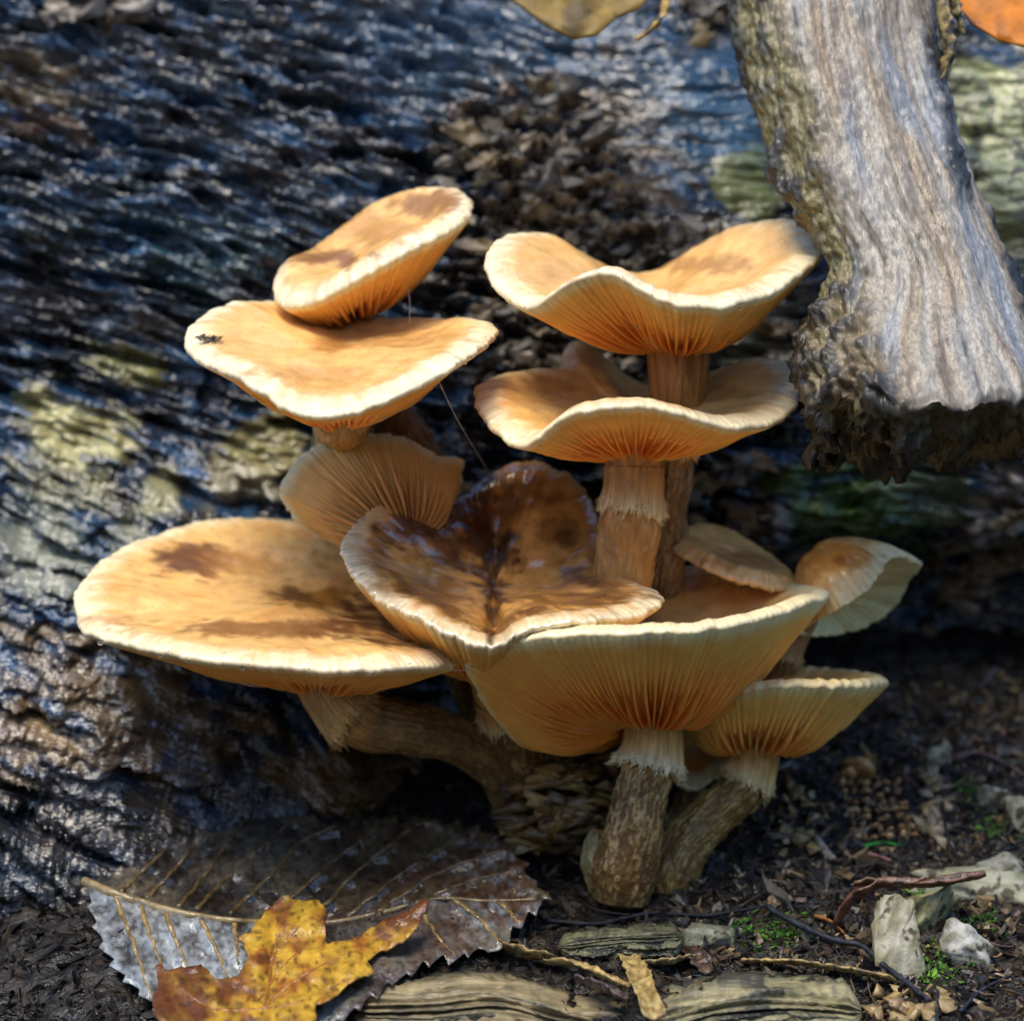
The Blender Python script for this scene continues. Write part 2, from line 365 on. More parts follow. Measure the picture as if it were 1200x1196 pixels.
# ------------------------------------------------------------------ mushrooms
ORANGE, DEEP, CREAM = np.array([.84, .50, .17]), np.array([.70, .33, .075]), np.array([.95, .82, .53])
def cap_parts(root, spec, seed):
    rim_pts = np.array(spec['rim'], float); rim_pts[:, 2] += spec.get('dz', 0)
    C = np.array(spec['C'], float); S = np.array(spec['S'], float); C[2] += spec.get('dz', 0); S[2] += spec.get('dz', 0)
    per = np.linalg.norm(np.diff(np.vstack([rim_pts, rim_pts[:1]]), axis=0), axis=1).sum()
    ng = int(spec.get('gills', per / 9.5)) // 2 * 2; nt_ = ng * 5
    R = catmull(rim_pts, nt_, True)
    # crimped edge
    tt = np.arange(nt_) / nt_; cell = tt * ng
    ctr = R.mean(0); nw = np.cross(R - ctr, np.roll(R, -1, 0) - ctr).sum(0); nw /= np.linalg.norm(nw)
    up = np.array(spec['up'], float) if 'up' in spec else (nw if nw[1] < 0 else -nw); up /= np.linalg.norm(up)
    rd = R - ctr; rd -= (rd @ up)[:, None] * up; rd /= np.linalg.norm(rd, axis=1, keepdims=True)
    q = 2 * np.pi * tt; wob = fbm(np.cos(q) * 4 + seed, np.sin(q) * 4, 0, 3); wob2 = fbm(np.cos(q) * 26 + seed, np.sin(q) * 26, 3, 2)
    Rs = R.copy()
    R = R + rd * (3.6 * wob + spec.get('ragged', 1.8) * wob2)[:, None] + up * (2.8 * fbm(np.cos(q) * 9, np.sin(q) * 9, seed, 2))[:, None]
    # upper skin
    nrad = 40; a = np.linspace(0.0, 1, nrad); s = 1 - (1 - a) ** 1.7; s[0] = 0.004
    lip, dome, bowl = spec.get('lip', 9), spec.get('dome', 0), spec.get('bowl', 0)
    edge = spec.get('edge', .86)
    h = lip * sstep(.45, edge, s) * np.where(s > edge, np.maximum((1 - s) / (1 - edge), 0) ** .62, 1) + dome * (1 - s ** 2) * sstep(0, .5, s + .5) * np.sqrt(s + .02) * 1.4 - bowl * np.sin(np.pi * np.clip(s, 0, 1)) ** 1.2
    P = C + (Rs[None] + (R - Rs)[None] * sstep(.6, 1, s)[:, None, None] - C) * s[:, None, None] + up * h[:, None, None]
    P = P + up * (spec.get('wave', 3.5) * fbm(P[..., 0] / 60 + seed, P[..., 2] / 60, P[..., 1] / 60, 3) * np.sin(np.pi * np.clip(s * 1.02, 0, 1))[:, None])[..., None]
    for (fx, fy, fd, wd, dep) in spec.get('folds', []):
        g = np.exp(-(np.linalg.norm(R - np.array([fx, fy, fd]), axis=1) / wd) ** 2)
        P = P - up * (dep * np.sin(np.pi * np.clip(s, 0, 1) ** .7)[:, None] * g[None])[..., None]
    stri = np.sin(2 * np.pi * cell * 1.0 + 2 * wob2) * .5 + .5
    mw = spec.get('margin', .78)
    P = P + up * (.75 * stri[None] * sstep(mw, 1, s)[:, None])[..., None]
    ipx, ipy = P[..., 0], P[..., 1]
    n1 = fbm(P[..., 0] / 70 + seed, P[..., 1] / 40, P[..., 2] / 70, 4); n2 = fbm(P[..., 0] / 18, P[..., 1] / 12 + seed, P[..., 2] / 18, 3)
    # streaks that run from the centre to the rim
    st = fbm(np.cos(q)[None] * 9 + seed + 0 * s[:, None], np.sin(q)[None] * 9 + 0 * s[:, None], s[:, None] * 1.3, 3) * sstep(.15, .75, s)[:, None]
    cT = spec.get('top', ORANGE); cD = spec.get('deep', DEEP)
    cc = mix(np.broadcast_to(cT, P.shape), cD, np.clip(.6 * sstep(.0, .8, n1 + .35 * st + .1) + .22 * sstep(.6, 0, s)[:, None], 0, 1))
    cm = np.clip(sstep(mw - .09, mw + .11, s[:, None] + .04 * st + .04 * n2), 0, 1)
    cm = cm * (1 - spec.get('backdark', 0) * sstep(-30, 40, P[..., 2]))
    cc = mix(cc, spec.get('cream', CREAM), cm * spec.get('creamk', .92))
    cc = cc * (1 - .13 * (1 - stri[None]) * sstep(mw - .05, 1, s)[:, None])[..., None]
    cc = cc * (1 + .05 * st + .06 * n2)[..., None]
    for (x, y, rx, ry, c, k) in spec.get('spots', []):
        qd = np.sqrt(((ipx - x) / rx) ** 2 + ((ipy - y) / ry) ** 2) + .5 * n1 + .4 * n2 + .12 * st
        cc = mix(cc, c, k * (1 - sstep(.35, 1.05, qd)))
    for (x0, x1, c, k) in spec.get('bands', []):      # rings of colour by distance from the centre
        bnd = sstep(x0 - .1, x0 + .04, s[:, None] + .1 * n1 + .06 * st) * (1 - sstep(x1 - .04, x1 + .06, s[:, None] + .1 * n1 + .08 * st))
        cc = mix(cc, c, k * bnd * sstep(-.35, .25, n1 + .4 * st))
    # rounded edge and inner wall: makes the cap a closed body
    th = spec.get('thick', 5.0)
    r1 = R + rd * 1.2 - up * th * .5; r2 = R - rd * 1.5 - up * th
    t0 = spec.get('sr', 36) * 1.02
    sdir = R - S; sdir -= (sdir @ up)[:, None] * up; sdir /= np.maximum(np.linalg.norm(sdir, axis=1, keepdims=True), 1e-6)
    S0 = S + sdir * t0
    blg = spec.get('bulge', 14)
    def under(sv, lift):
        sv = np.asarray(sv)[:, None, None]
        Q = S0[None] + (r2 - S0)[None] * sv
        env = np.sin(np.pi * np.clip(sv, 0, 1)) ** .8
        return Q - up * blg * env + up * lift * np.clip((1 - sv) * 8, 0, 1)
    inner = under(np.linspace(1, 0, 9), 3.5)[1:]
    allr = np.concatenate([P, r1[None], r2[None], inner]); NR = len(allr)
    lipc = np.asarray(spec.get('cream', CREAM)) * np.array([1, .95, .85])
    call = np.concatenate([cc, np.broadcast_to(cc[-1] * .5 + lipc * .5, (2, nt_, 3)), np.broadcast_to(lipc * .9, inner.shape)])
    cap = link('cap', mesh_np('cap', W(allr), gridf(NR, nt_, True), call), M[spec.get('mat', 'cap')], root)
    # gills: thin ridges with gaps, every second one starting part of the way out
    nrg = 34; sg = np.linspace(0, 1, nrg); U = under(sg, 0)
    tw = cell[None] + .42 * fbm(np.cos(q)[None] * 12 + seed, np.sin(q)[None] * 12, sg[:, None] * 2.2, 2)
    ph_ = np.tile(np.array([0.0, 0.12, .85, 1.0, .45]), ng)[None]
    second = (np.arange(nt_) // 5 % 2 == 1)[None]
    start = .35 + .35 * (pn(np.arange(nt_) // 5 * .77, seed, 0)[None] + .3)
    amp = np.where(second, sstep(0, .14, sg[:, None] - start), 1.0) * ph_
    jit = 1 + .55 * pn((np.arange(nt_) // 5)[None] * .9, sg[:, None] * 2, seed)
    gd2 = spec.get('gdepth', 11)
    envg = sstep(0, .1, sg)[:, None] * (1 - sstep(.25, .85, sg)[:, None] * .93)
    rr = np.roll(R, -1, 0) - np.roll(R, 1, 0); rr /= np.linalg.norm(rr, axis=1, keepdims=True)
    nrm = grid_normals(U); flip = np.sign((nrm * (-up)).sum(-1).mean()); nrm = nrm * flip
    G = U + nrm * (gd2 * amp * envg * jit)[..., None] + rr[None] * (3.2 * (tw - cell[None]) * sstep(0, .3, sg)[:, None])[..., None]
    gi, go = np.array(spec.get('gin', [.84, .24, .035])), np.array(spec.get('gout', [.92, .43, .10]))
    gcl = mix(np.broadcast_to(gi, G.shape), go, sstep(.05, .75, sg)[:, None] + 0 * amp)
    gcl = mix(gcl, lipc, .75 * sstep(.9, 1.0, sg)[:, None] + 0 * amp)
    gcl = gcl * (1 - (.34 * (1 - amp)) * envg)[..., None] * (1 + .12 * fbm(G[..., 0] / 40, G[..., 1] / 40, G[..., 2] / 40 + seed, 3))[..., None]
    back = under(np.linspace(1, 0, 7), 3.0)[1:]
    GA = np.concatenate([G, (R - up * 2.0)[None], back]); NG = len(GA)
    gca = np.concatenate([gcl, np.broadcast_to(go, (1 + len(back), nt_, 3))])
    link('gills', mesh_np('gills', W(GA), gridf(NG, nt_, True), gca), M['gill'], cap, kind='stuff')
    return up
def stem(root, path, spec):
    """path: (px,py,d,r) from the cap down"""
    p = catmull(np.array(path, float), 170); seg = 110
    pos, rad = p[:, :3], p[:, 3]
    t, A, B = frames(pos); th = np.linspace(0, 2 * np.pi, seg, endpoint=False)
    u = np.linspace(0, 1, len(p)); Ls = np.linalg.norm(np.diff(pos, axis=0), axis=1).sum(); sd = spec.get('seed', 1)
    fib = fbm(np.cos(th)[None] * 7 + sd, np.sin(th)[None] * 7, u[:, None] * Ls / 60, 5, .65)
    lump = fbm(np.cos(th)[None] * 1.6 + sd, np.sin(th)[None] * 1.6, u[:, None] * Ls / 40 + 5, 4)
    ringu = spec.get('ring', None)
    ru = ringu if ringu is not None else 0.0
    below = sstep(ru, ru + .06, u)[:, None]
    r = rad[:, None] + 2.0 * fib + (1.0 + 2.2 * below) * lump + 1.3 * below * fbm(np.cos(th)[None] * 9, np.sin(th)[None] * 9, u[:, None] * Ls / 12 + sd, 3, .7)
    P = pos[:, None] + r[..., None] * (np.cos(th)[None, :, None] * A[:, None] + np.sin(th)[None, :, None] * B[:, None])
    upc, loc, fuz = np.array(spec.get('upper', [.56, .33, .11])), np.array(spec.get('lower', [.17, .085, .025])), np.array(spec.get('fuzz', [.46, .32, .13]))
    cc = mix(np.broadcast_to(upc, P.shape), upc * [.62, .5, .4], sstep(-.2, .6, fib))
    lo = mix(np.broadcast_to(loc, P.shape), fuz, spec.get('fuzzk', .8) * sstep(-.02, .42, (.3 * fib + .5 * lump + .75 * fbm(np.cos(th)[None] * 9, np.sin(th)[None] * 9, u[:, None] * Ls / 12 + sd, 3, .7) - .22 * sstep(.55, 1, u)[:, None])))
    cc = mix(cc, lo, below * spec.get('lowk', 1.0) + 0 * fib)
    cc = mix(cc, fuz * .5, sstep(.86, 1, u)[:, None] * .5 + 0 * fib)
    V = np.concatenate([P.reshape(-1, 3), pos[:1], pos[-1:] + t[-1:] * rad[-1] * .4]); k = len(p) * seg; aa = np.arange(seg)
    F = [gridf(len(p), seg), np.stack([(aa + 1) % seg, aa, np.full(seg, k)], -1), np.stack([(len(p) - 1) * seg + aa, (len(p) - 1) * seg + (aa + 1) % seg, np.full(seg, k + 1)], -1)]
    so = link('stem', mesh_np('stem', W(V), F, np.concatenate([cc.reshape(-1, 3), [upc], [loc]])), M['stem'], root)
    if ringu is not None:
        # torn veil: a flared collar with a frayed hem
        i0 = int(max(ru - spec.get('ringlen', .12), .015) * 169); i1 = int(ru * 169); sg2 = 300; th2 = np.linspace(0, 2 * np.pi, sg2, endpoint=False)
        rows = []; cols = []
        hem = fbm(np.cos(th2) * 9 + sd, np.sin(th2) * 9, 2, 3); fr = np.abs(fbm(np.cos(th2) * 34 + sd, np.sin(th2) * 34, 7, 2)) * 2 - .3
        nn = 14
        for j in range(nn):
            e = j / (nn - 1); ii = i0 + (i1 - i0) * e; k0 = int(ii); fr_ = ii - k0; k1 = min(k0 + 1, 169)
            c0 = pos[k0] * (1 - fr_) + pos[k1] * fr_; rr_ = rad[k0] * (1 - fr_) + rad[k1] * fr_
            rj = rr_ + 1.5 + spec.get('flare', 7) * e ** 2.6 + 2.2 * e * hem + 1.6 * fbm(np.cos(th2) * 14, np.sin(th2) * 14, e * 1.5, 2)
            c1 = c0[None] + t[k0][None] * (e ** 4 * (7 * hem + 11 * fr))[:, None]
            rows.append(c1 + rj[:, None] * (np.cos(th2)[:, None] * A[k0] + np.sin(th2)[:, None] * B[k0]))
            cols.append(mix(mix(np.broadcast_to(upc, (sg2, 3)), np.array(upc) * [.7, .6, .5], sstep(-.1, .5, fr)), spec.get('hemc', [.86, .72, .42]), np.clip(e ** 3.5 * (0.9 + .5 * hem), 0, 1)))
        for j in range(4):      # fold under, back to the stem
            e = 1 - j / 3; rows.append(rows[nn - 1] + (pos[i1] - rows[nn - 1]) * (.08 + .22 * (1 - e)) - t[i1] * 3 * (1 - e)); cols.append(np.broadcast_to(np.array(spec.get('hemc', [.8, .68, .4])) * .7, (sg2, 3)))
        RRr = np.array(rows); rf = np.random.default_rng(sd); nf = 260
        ia = rf.integers(0, sg2, nf); jr = nn - 1 - (rf.random(nf) ** 2 * 4).astype(int); bp_ = RRr[jr, ia]
        od = bp_ - pos[i1]; od -= (od @ t[i1])[:, None] * t[i1]; od /= np.linalg.norm(od, axis=1, keepdims=True) + 1e-9
        fd = od * rf.uniform(.1, .9, (nf, 1)) + t[i1] * rf.uniform(.3, 1, (nf, 1)) + rf.normal(0, .25, (nf, 3)); fd /= np.linalg.norm(fd, axis=1, keepdims=True)
        ln = rf.uniform(4, 11, (nf, 1)) * (1 if spec.get('flare', 7) > 3 else .4); sdv = np.cross(fd, od); sdv /= np.linalg.norm(sdv, axis=1, keepdims=True) + 1e-9
        q0 = bp_ + sdv * .9; q1 = bp_ - sdv * .9; q2 = bp_ + np.cross(fd, sdv) * 1.2; q3 = bp_ + fd * ln
        FV = np.stack([q0, q1, q2, q3], 1).reshape(-1, 3); b0 = len(RRr) * sg2 + 4 * np.arange(nf)[:, None]
        FF = np.concatenate([b0 + np.array(k_)[None] for k_ in ([0, 1, 3], [1, 2, 3], [2, 0, 3])])
        hc = np.broadcast_to(np.array(spec.get('hemc', [.86, .72, .42])), FV.shape)
        link('ring', mesh_np('ring', W(np.concatenate([RRr.reshape(-1, 3), FV])), [gridf(len(RRr), sg2), FF], np.concatenate([np.array(cols).reshape(-1, 3), hc])), M['stem'], so)
    return so
def mushroom(label, spec, path, sspec, seed):
    root = thing('mushroom', label, 'mushroom', 'honey-coloured mushrooms growing from the log')
    cap_parts(root, spec, seed); sspec['seed'] = seed
    stem(root, path, sspec); return root
BR = [.11, .038, .012]; BK = [.035, .012, .008]
# A: tilted cap on top
mushroom('smallest upper mushroom with steeply tilted cap resting on the wide wavy cap below it', dict(
    rim=[(322, 330, -10), (326, 355, -60), (360, 356, -95), (400, 337, -115), (433, 318, -125), (483, 291, -120), (530, 266, -90), (553, 243, -20), (540, 226, 40), (505, 224, 85), (450, 240, 120), (405, 274, 120), (360, 306, 90), (332, 319, 40)],
    C=(432, 282, 0), S=(412, 362, 40), dz=85, lip=13, bulge=12, sr=24, margin=.87, edge=.84, up=(-.28, -.95, -.06),
    spots=[(500, 240, 66, 18, [.30, .12, .035], .85), (385, 303, 66, 15, [.24, .09, .025], .9), (440, 270, 60, 25, [.5, .22, .06], .6)]),
    [(412, 362, 125, 25), (422, 400, 160, 24), (455, 480, 175, 25), (485, 525, 200, 27), (540, 620, 300, 30)], dict(lower=[.22, .10, .03], fuzzk=.25), 1)
# B
mushroom('wide cream-edged mushroom with dark crumbs on its rim, directly under the steeply tilted cap', dict(
    rim=[(217, 402, -10), (236, 424, -70), (275, 440, -125), (310, 463, -165), (350, 484, -195), (400, 486, -200), (450, 470, -190), (500, 447, -165), (545, 420, -110), (580, 392, -20), (566, 378, 50), (522, 378, 110), (470, 377, 150), (400, 372, 175), (325, 358, 160), (270, 357, 110), (232, 374, 50)],
    C=(396, 408, 0), S=(402, 482, 5), dz=-40, lip=10, bulge=3, sr=33, margin=.86, edge=.86, wave=5,
    spots=[(388, 402, 32, 12, [.40, .17, .03], .8), (245, 398, 22, 6, [.03, .02, .02], .95), (470, 395, 90, 14, [.52, .25, .07], .7), (370, 440, 90, 14, [.55, .27, .08], .6)]),
    [(402, 482, -20, 34), (402, 504, 110, 33), (410, 556, 215, 30), (450, 640, 270, 30), (520, 740, 350, 30)], dict(lowk=.25), 2)
# C: gills towards us
mushroom('upturned mushroom showing its fan of tan gills between the flat and the dark caps', dict(
    rim=[(331, 585, 0), (340, 548, -10), (380, 518, -20), (430, 508, -25), (475, 513, -25), (510, 533, -20), (541, 538, -10), (540, 562, 0), (525, 610, 20), (470, 650, 40), (400, 640, 30), (355, 615, 15)],
    C=(452, 570, 50), S=(482, 634, -52), dz=90, lip=8, bulge=10, sr=24, up=(-.15, -.45, .88), gdepth=9, gin=[.70, .30, .07], gout=[.82, .43, .13], thick=4, gills=88),
    [(482, 634, 40, 24), (500, 680, 80, 24), (530, 740, 150, 26), (570, 840, 240, 28)], dict(ring=.3, ringlen=.08, flare=4), 3)
# D: large flat cap
mushroom('largest flat mushroom with brown blotches and a stem lying bent over the dark wood', dict(
    rim=[(88, 702, -20), (97, 737, -80), (140, 752, -140), (200, 766, -185), (270, 776, -210), (340, 782, -220), (400, 786, -215), (460, 783, -195), (510, 779, -150), (540, 772, -80), (535, 735, 20), (505, 685, 110), (445, 638, 180), (370, 617, 205), (300, 608, 215), (230, 613, 200), (170, 633, 155), (128, 650, 110), (100, 676, 50)],
    C=(345, 704, 0), S=(375, 784, 20), lip=9, bulge=10, sr=36, margin=.90, edge=.90, wave=6,
    spots=[(222, 655, 62, 26, [.15, .055, .025], .95), (362, 700, 64, 21, [.30, .13, .012], .95), (345, 698, 28, 11, [.11, .04, .015], .9), (470, 728, 105, 30, [.09, .03, .01], .95), (330, 735, 160, 13, [.24, .09, .025], .85), (440, 640, 70, 28, [.20, .08, .025], .85), (290, 660, 60, 24, [.55, .24, .06], .6), (120, 725, 40, 7, [.34, .14, .05], .5)]),
    [(376, 782, 20, 36), (395, 815, 18, 36), (425, 842, 20, 35), (480, 853, 45, 31), (540, 868, 90, 29), (588, 905, 130, 28), (612, 965, 160, 27), (622, 1015, 180, 26)], dict(ring=.165, ringlen=.13, flare=8, hemc=[.70, .50, .20], lower=[.20, .12, .04], fuzz=[.34, .24, .08], fuzzk=.7), 4)
# F: upper, behind the branch
mushroom('high funnel mushroom with wavy rim, its edge tucked behind the broken branch', dict(
    rim=[(571, 300, -10), (577, 332, -60), (605, 355, -100), (628, 357, -125), (655, 338, -155), (688, 322, -175), (717, 321, -190), (746, 336, -200), (775, 350, -205), (812, 358, -200), (856, 357, -180), (908, 340, -130), (940, 318, -70), (962, 297, 0), (945, 263, 80), (893, 262, 140), (853, 277, 180), (805, 303, 200), (760, 326, 205), (710, 322, 190), (665, 298, 150), (625, 277, 110), (588, 280, 50)],
    C=(775, 356, 0), S=(793, 401, 8), lip=13, bulge=11, sr=36, margin=.87, edge=.86, wave=4,
    spots=[(830, 310, 70, 14, [.40, .18, .05], .7), (640, 320, 60, 20, [.6, .34, .12], .5)]),
    [(794, 398, 8, 36), (795, 450, 14, 34), (787, 540, 50, 27), (779, 600, 80, 26), (772, 680, 130, 27), (745, 790, 230, 29)], dict(ring=.28, ringlen=.05, flare=2, upper=[.50, .24, .07], lower=[.17, .10, .045], fuzz=[.33, .26, .17], fuzzk=.8), 5)
# G
mushroom('mushroom with ringed orange stem and curled back lobe, below the high funnel', dict(
    rim=[(557, 461, -10), (563, 485, -70), (588, 511, -110), (608, 520, -130), (628, 514, -150), (652, 493, -165), (682, 481, -180), (717, 476, -190), (761, 477, -190), (798, 485, -180), (834, 495, -165), (871, 500, -140), (908, 494, -95), (931, 475, -30), (935, 455, 10), (922, 426, 60), (890, 426, 110), (850, 442, 150), (800, 462, 175), (755, 455, 180), (722, 436, 175), (695, 412, 165), (675, 402, 150), (660, 412, 125), (652, 433, 105), (610, 438, 75), (570, 447, 35)],
    C=(742, 484, 0), S=(744, 524, 0), lip=12, bulge=5, sr=36, margin=.87, edge=.86, wave=4,
    spots=[(645, 455, 40, 14, [.42, .19, .05], .6), (845, 462, 50, 10, [.40, .18, .05], .6), (690, 420, 26, 18, [.46, .22, .08], .7)]),
    [(744, 522, 0, 36), (743, 565, 0, 33), (740, 600, 2, 34), (735, 640, 6, 35), (728, 690, 20, 34), (715, 750, 80, 32), (700, 830, 180, 32)], dict(ring=.19, ringlen=.12, flare=4, upper=[.60, .34, .11], lower=[.44, .20, .045], fuzz=[.62, .42, .14], fuzzk=.35), 6)
# E: dark wavy cap
mushroom('glossy dark brown mushroom with deeply creased cap and frilled pale edge', dict(
    rim=[(400, 640, -20), (412, 672, -75), (440, 700, -125), (475, 718, -160), (515, 738, -185), (560, 756, -195), (585, 756, -198), (615, 740, -205), (680, 728, -200), (740, 722, -155), (777, 703, -90), (745, 684, -20), (712, 670, 40), (703, 635, 80), (698, 595, 100), (672, 560, 118), (625, 540, 125), (585, 550, 120), (545, 575, 105), (500, 592, 70), (450, 590, 40), (415, 615, 10)],
    C=(577, 690, -5), S=(572, 775, 20), lip=10, bulge=16, sr=30, up=(0, -.86, -.5), margin=.88, edge=.88, wave=8, mat='dark', top=[.72, .36, .09], deep=[.50, .20, .04], ragged=4.5, creamk=.85, backdark=.92,
    folds=[(585, 756, -198, 22, 16), (585, 548, 120, 34, 22)],
    spots=[(570, 605, 46, 84, BK, .97), (505, 614, 84, 32, [.045, .014, .012], .97), (530, 640, 60, 26, [.10, .035, .015], .8), (655, 625, 30, 22, [.16, .06, .018], .7), (577, 690, 22, 24, BK, .9), (575, 730, 9, 44, BK, .85), (680, 700, 110, 10, [.16, .06, .02], .7), (500, 690, 70, 14, [.22, .08, .02], .6)], bands=[(.66, .84, [.12, .042, .014], .75)]),
    [(572, 772, 20, 30), (590, 830, 60, 28), (620, 900, 130, 28), (640, 960, 200, 28)], dict(ring=.3, ringlen=.1, flare=5), 7)
# H: front
mushroom('broad pale mushroom tipped back to show gills, scaly stem with white frayed ring', dict(
    rim=[(546, 774, -120), (575, 756, -165), (620, 747, -200), (690, 742, -222), (760, 740, -230), (830, 736, -215), (900, 722, -150), (945, 706, -80), (971, 697, 10), (935, 686, 100), (870, 670, 160), (805, 666, 185), (765, 678, 180), (735, 720, 170), (690, 800, 130), (640, 858, 60), (612, 868, 25), (588, 848, -15), (565, 815, -65)],
    C=(770, 770, 0), S=(766, 846, 0), lip=13, bulge=20, sr=35, margin=.82, edge=.9, gin=[.97, .23, .025], gout=[.99, .46, .10], cream=[.96, .84, .52], gdepth=13, up=(.12, -.98, 0),
    spots=[(790, 680, 60, 16, [.48, .20, .05], .8)]),
    [(767, 842, 0, 33), (764, 880, 0, 33), (757, 910, 0, 31), (748, 950, 2, 32), (738, 990, 6, 35), (731, 1025, 12, 38), (728, 1056, 18, 30)], dict(ring=.26, ringlen=.2, flare=11, upper=[.60, .37, .10], hemc=[.95, .84, .54], lower=[.15, .075, .02], fuzz=[.46, .32, .12]), 8)
# I: lower small
mushroom('small fan-gilled mushroom on a bent scaly stem, tucked under the broad pale one', dict(
    rim=[(799, 844, 10), (815, 829, -50), (848, 813, -95), (894, 804, -122), (950, 802, -125), (1003, 803, -95), (1039, 799, -15), (1018, 792, 60), (960, 787, 110), (900, 789, 125), (850, 802, 110), (812, 828, 75)],
    C=(905, 820, 0), S=(888, 872, 0), dz=60, lip=9, bulge=15, sr=29, margin=.84, edge=.9, up=(.15, -.97, -.05), gin=[.86, .32, .05], gout=[.95, .50, .13], gdepth=13, cream=[.80, .66, .36]),
    [(888, 868, 60, 27), (882, 895, 60, 27), (868, 925, 62, 26), (838, 955, 64, 26), (805, 988, 62, 28), (788, 1020, 60, 31), (782, 1056, 60, 27)], dict(ring=.22, ringlen=.17, flare=7, upper=[.54, .34, .10], lower=[.18, .10, .026], fuzz=[.44, .32, .10], hemc=[.72, .6, .3]), 9)
# J
mushroom('small leaf-shaped cap overlapping the back edge of the broad pale mushroom', dict(
    rim=[(782, 630, 0), (795, 645, -40), (815, 657, -65), (850, 674, -80), (890, 685, -75), (928, 691, -30), (933, 682, 15), (913, 664, 50), (880, 641, 70), (845, 622, 70), (808, 618, 45)],
    C=(858, 650, 0), S=(868, 672, 10), dz=105, lip=7, dome=10, bulge=0, sr=16, margin=.9, gdepth=4, up=(.35, -.9, -.3), cream=[.78, .52, .24], spots=[(870, 655, 55, 12, [.42, .17, .05], .7)]),
    [(868, 672, 115, 16), (890, 740, 150, 18), (880, 800, 220, 20)], dict(lower=[.2, .1, .04]), 10)
# K
mushroom('small mushroom with rolled orange cap opening sideways towards the dark hollow', dict(
    rim=[(938, 738, -15), (960, 722, -60), (985, 709, -78), (1013, 692, -82), (1029, 672, -75), (1039, 656, -60), (1057, 650, -30), (1078, 661, 10), (1065, 676, 50), (1057, 694, 70), (1040, 716, 80), (1010, 733, 75), (980, 741, 55), (952, 743, 20)],
    C=(955, 655, 0), S=(955, 702, 10), dz=110, lip=5, dome=38, bulge=-4, sr=14, margin=.91, edge=.93, up=(-.5, -.8, -.2), gdepth=4, gin=[.80, .58, .25], gout=[.88, .70, .36], cream=[.94, .76, .42], thick=3,
    spots=[(985, 650, 50, 24, [.62, .24, .03], .8), (985, 656, 9, 7, [.45, .13, .02], .9), (930, 680, 30, 30, [.5, .22, .05], .6)]),
    [(950, 708, 120, 15), (932, 735, 128, 20), (905, 765, 140, 24), (872, 795, 170, 26), (840, 850, 220, 28)], dict(ring=.3, ringlen=.16, flare=9, lower=[.15, .07, .03], upper=[.32, .18, .08], hemc=[.62, .45, .22], fuzz=[.4, .25, .12]), 11)
# L: hidden behind two front stems
mushroom('half-hidden yellowish mushroom in the gap between the two scaly stems', dict(
    rim=[(768, 872, -20), (785, 908, -40), (812, 922, -50), (838, 908, -40), (858, 880, -10), (852, 858, 30), (815, 846, 45), (780, 852, 25)],
    C=(816, 862, 20), S=(812, 905, 0), dz=150, lip=4, bulge=6, sr=12, up=(0, -.8, .5), gin=[.44, .27, .06], gout=[.50, .33, .09]),
    [(812, 905, 150, 13), (800, 950, 160, 15), (770, 1000, 130, 18), (755, 1048, 90, 18)], dict(), 12)
# young bulb beside the front stem
def stub():
    root = thing('mushroom', 'stunted capless bulb of a young mushroom hugging the scaly stem foot', 'mushroom', 'honey-coloured mushrooms growing from the log')
    stem(root, [(702, 972, 40, 7), (700, 985, 40, 15), (703, 1010, 40, 20), (708, 1035, 40, 20), (712, 1052, 40, 14)], dict(seed=13, lower=[.22, .17, .06], fuzz=[.36, .31, .12], lowk=1))
stub()

# ------------------------------------------------------------------ broken branch
bl = [(790, -420), (830, -200), (860, 0), (880, 90), (900, 170), (925, 240), (956, 288), (964, 325), (940, 385), (934, 420), (936, 452), (950, 478)]
brr = [(1030, -420), (1062, -200), (1090, 0), (1104, 80), (1128, 160), (1155, 245), (1190, 335), (1206, 380), (1222, 415), (1234, 440), (1240, 460), (1240, 476)]
nrow, sg = 330, 260
Lp = catmull([(x, y, 0) for x, y in bl], nrow); Rp = catmull([(x, y, 0) for x, y in brr], nrow)
u = np.linspace(0, 1, nrow)
cen = (Lp + Rp) / 2; hw = (Rp - Lp) / 2; hl = np.linalg.norm(hw, axis=1)
cen[:, 2] = 260 - 380 * u
th = np.linspace(0, 2 * np.pi, sg, endpoint=False)
Pb = cen[:, None] + np.cos(th)[None, :, None] * hw[:, None] + np.sin(th)[None, :, None] * np.array([0, 0, 1.0]) * (hl * .82)[:, None, None]
# the broken end: rows that fold under and inwards
tail = []
for j in range(1, 40):
    e = j / 39; k_ = 1 - e
    base = Pb[-1] - cen[-1]
    sh = np.array([-14 * e, 58 * math.sin(e * 1.7), 90 * e])
    jag = 26 * fbm(np.cos(th) * 2.2, np.sin(th) * 2.2, 3, 4) * math.sin(math.pi * min(e * 1.4, 1))
    tail.append(cen[-1] + sh + base * (math.cos(e * 1.45) ** .8) + np.stack([0 * th, jag, 0 * th], -1))
Pb = np.concatenate([Pb, np.array(tail)])
nb = grid_normals(Pb); nb *= np.sign(((Pb - Pb.mean(1, keepdims=True)) * nb).sum(-1).mean())
ux = np.concatenate([u, 1 + np.linspace(.01, .2, 39)])[:, None]
aa = th[None] + .25 * pn(ux * 3, np.cos(th)[None], 4)
gr = fbm(np.cos(aa) * 11, np.sin(aa) * 11, ux * 3.2, 4, .6)
big = fbm(np.cos(th)[None] * 1.7, np.sin(th)[None] * 1.7, ux * 5, 4)
endk = sstep(.9, 1.0, ux)
isl = sstep(.35, .8, -np.cos(th)[None] + .25 * big)              # bark left on the inner side
isr = sstep(.72, .95, np.cos(th)[None] + .3 * big - .15)
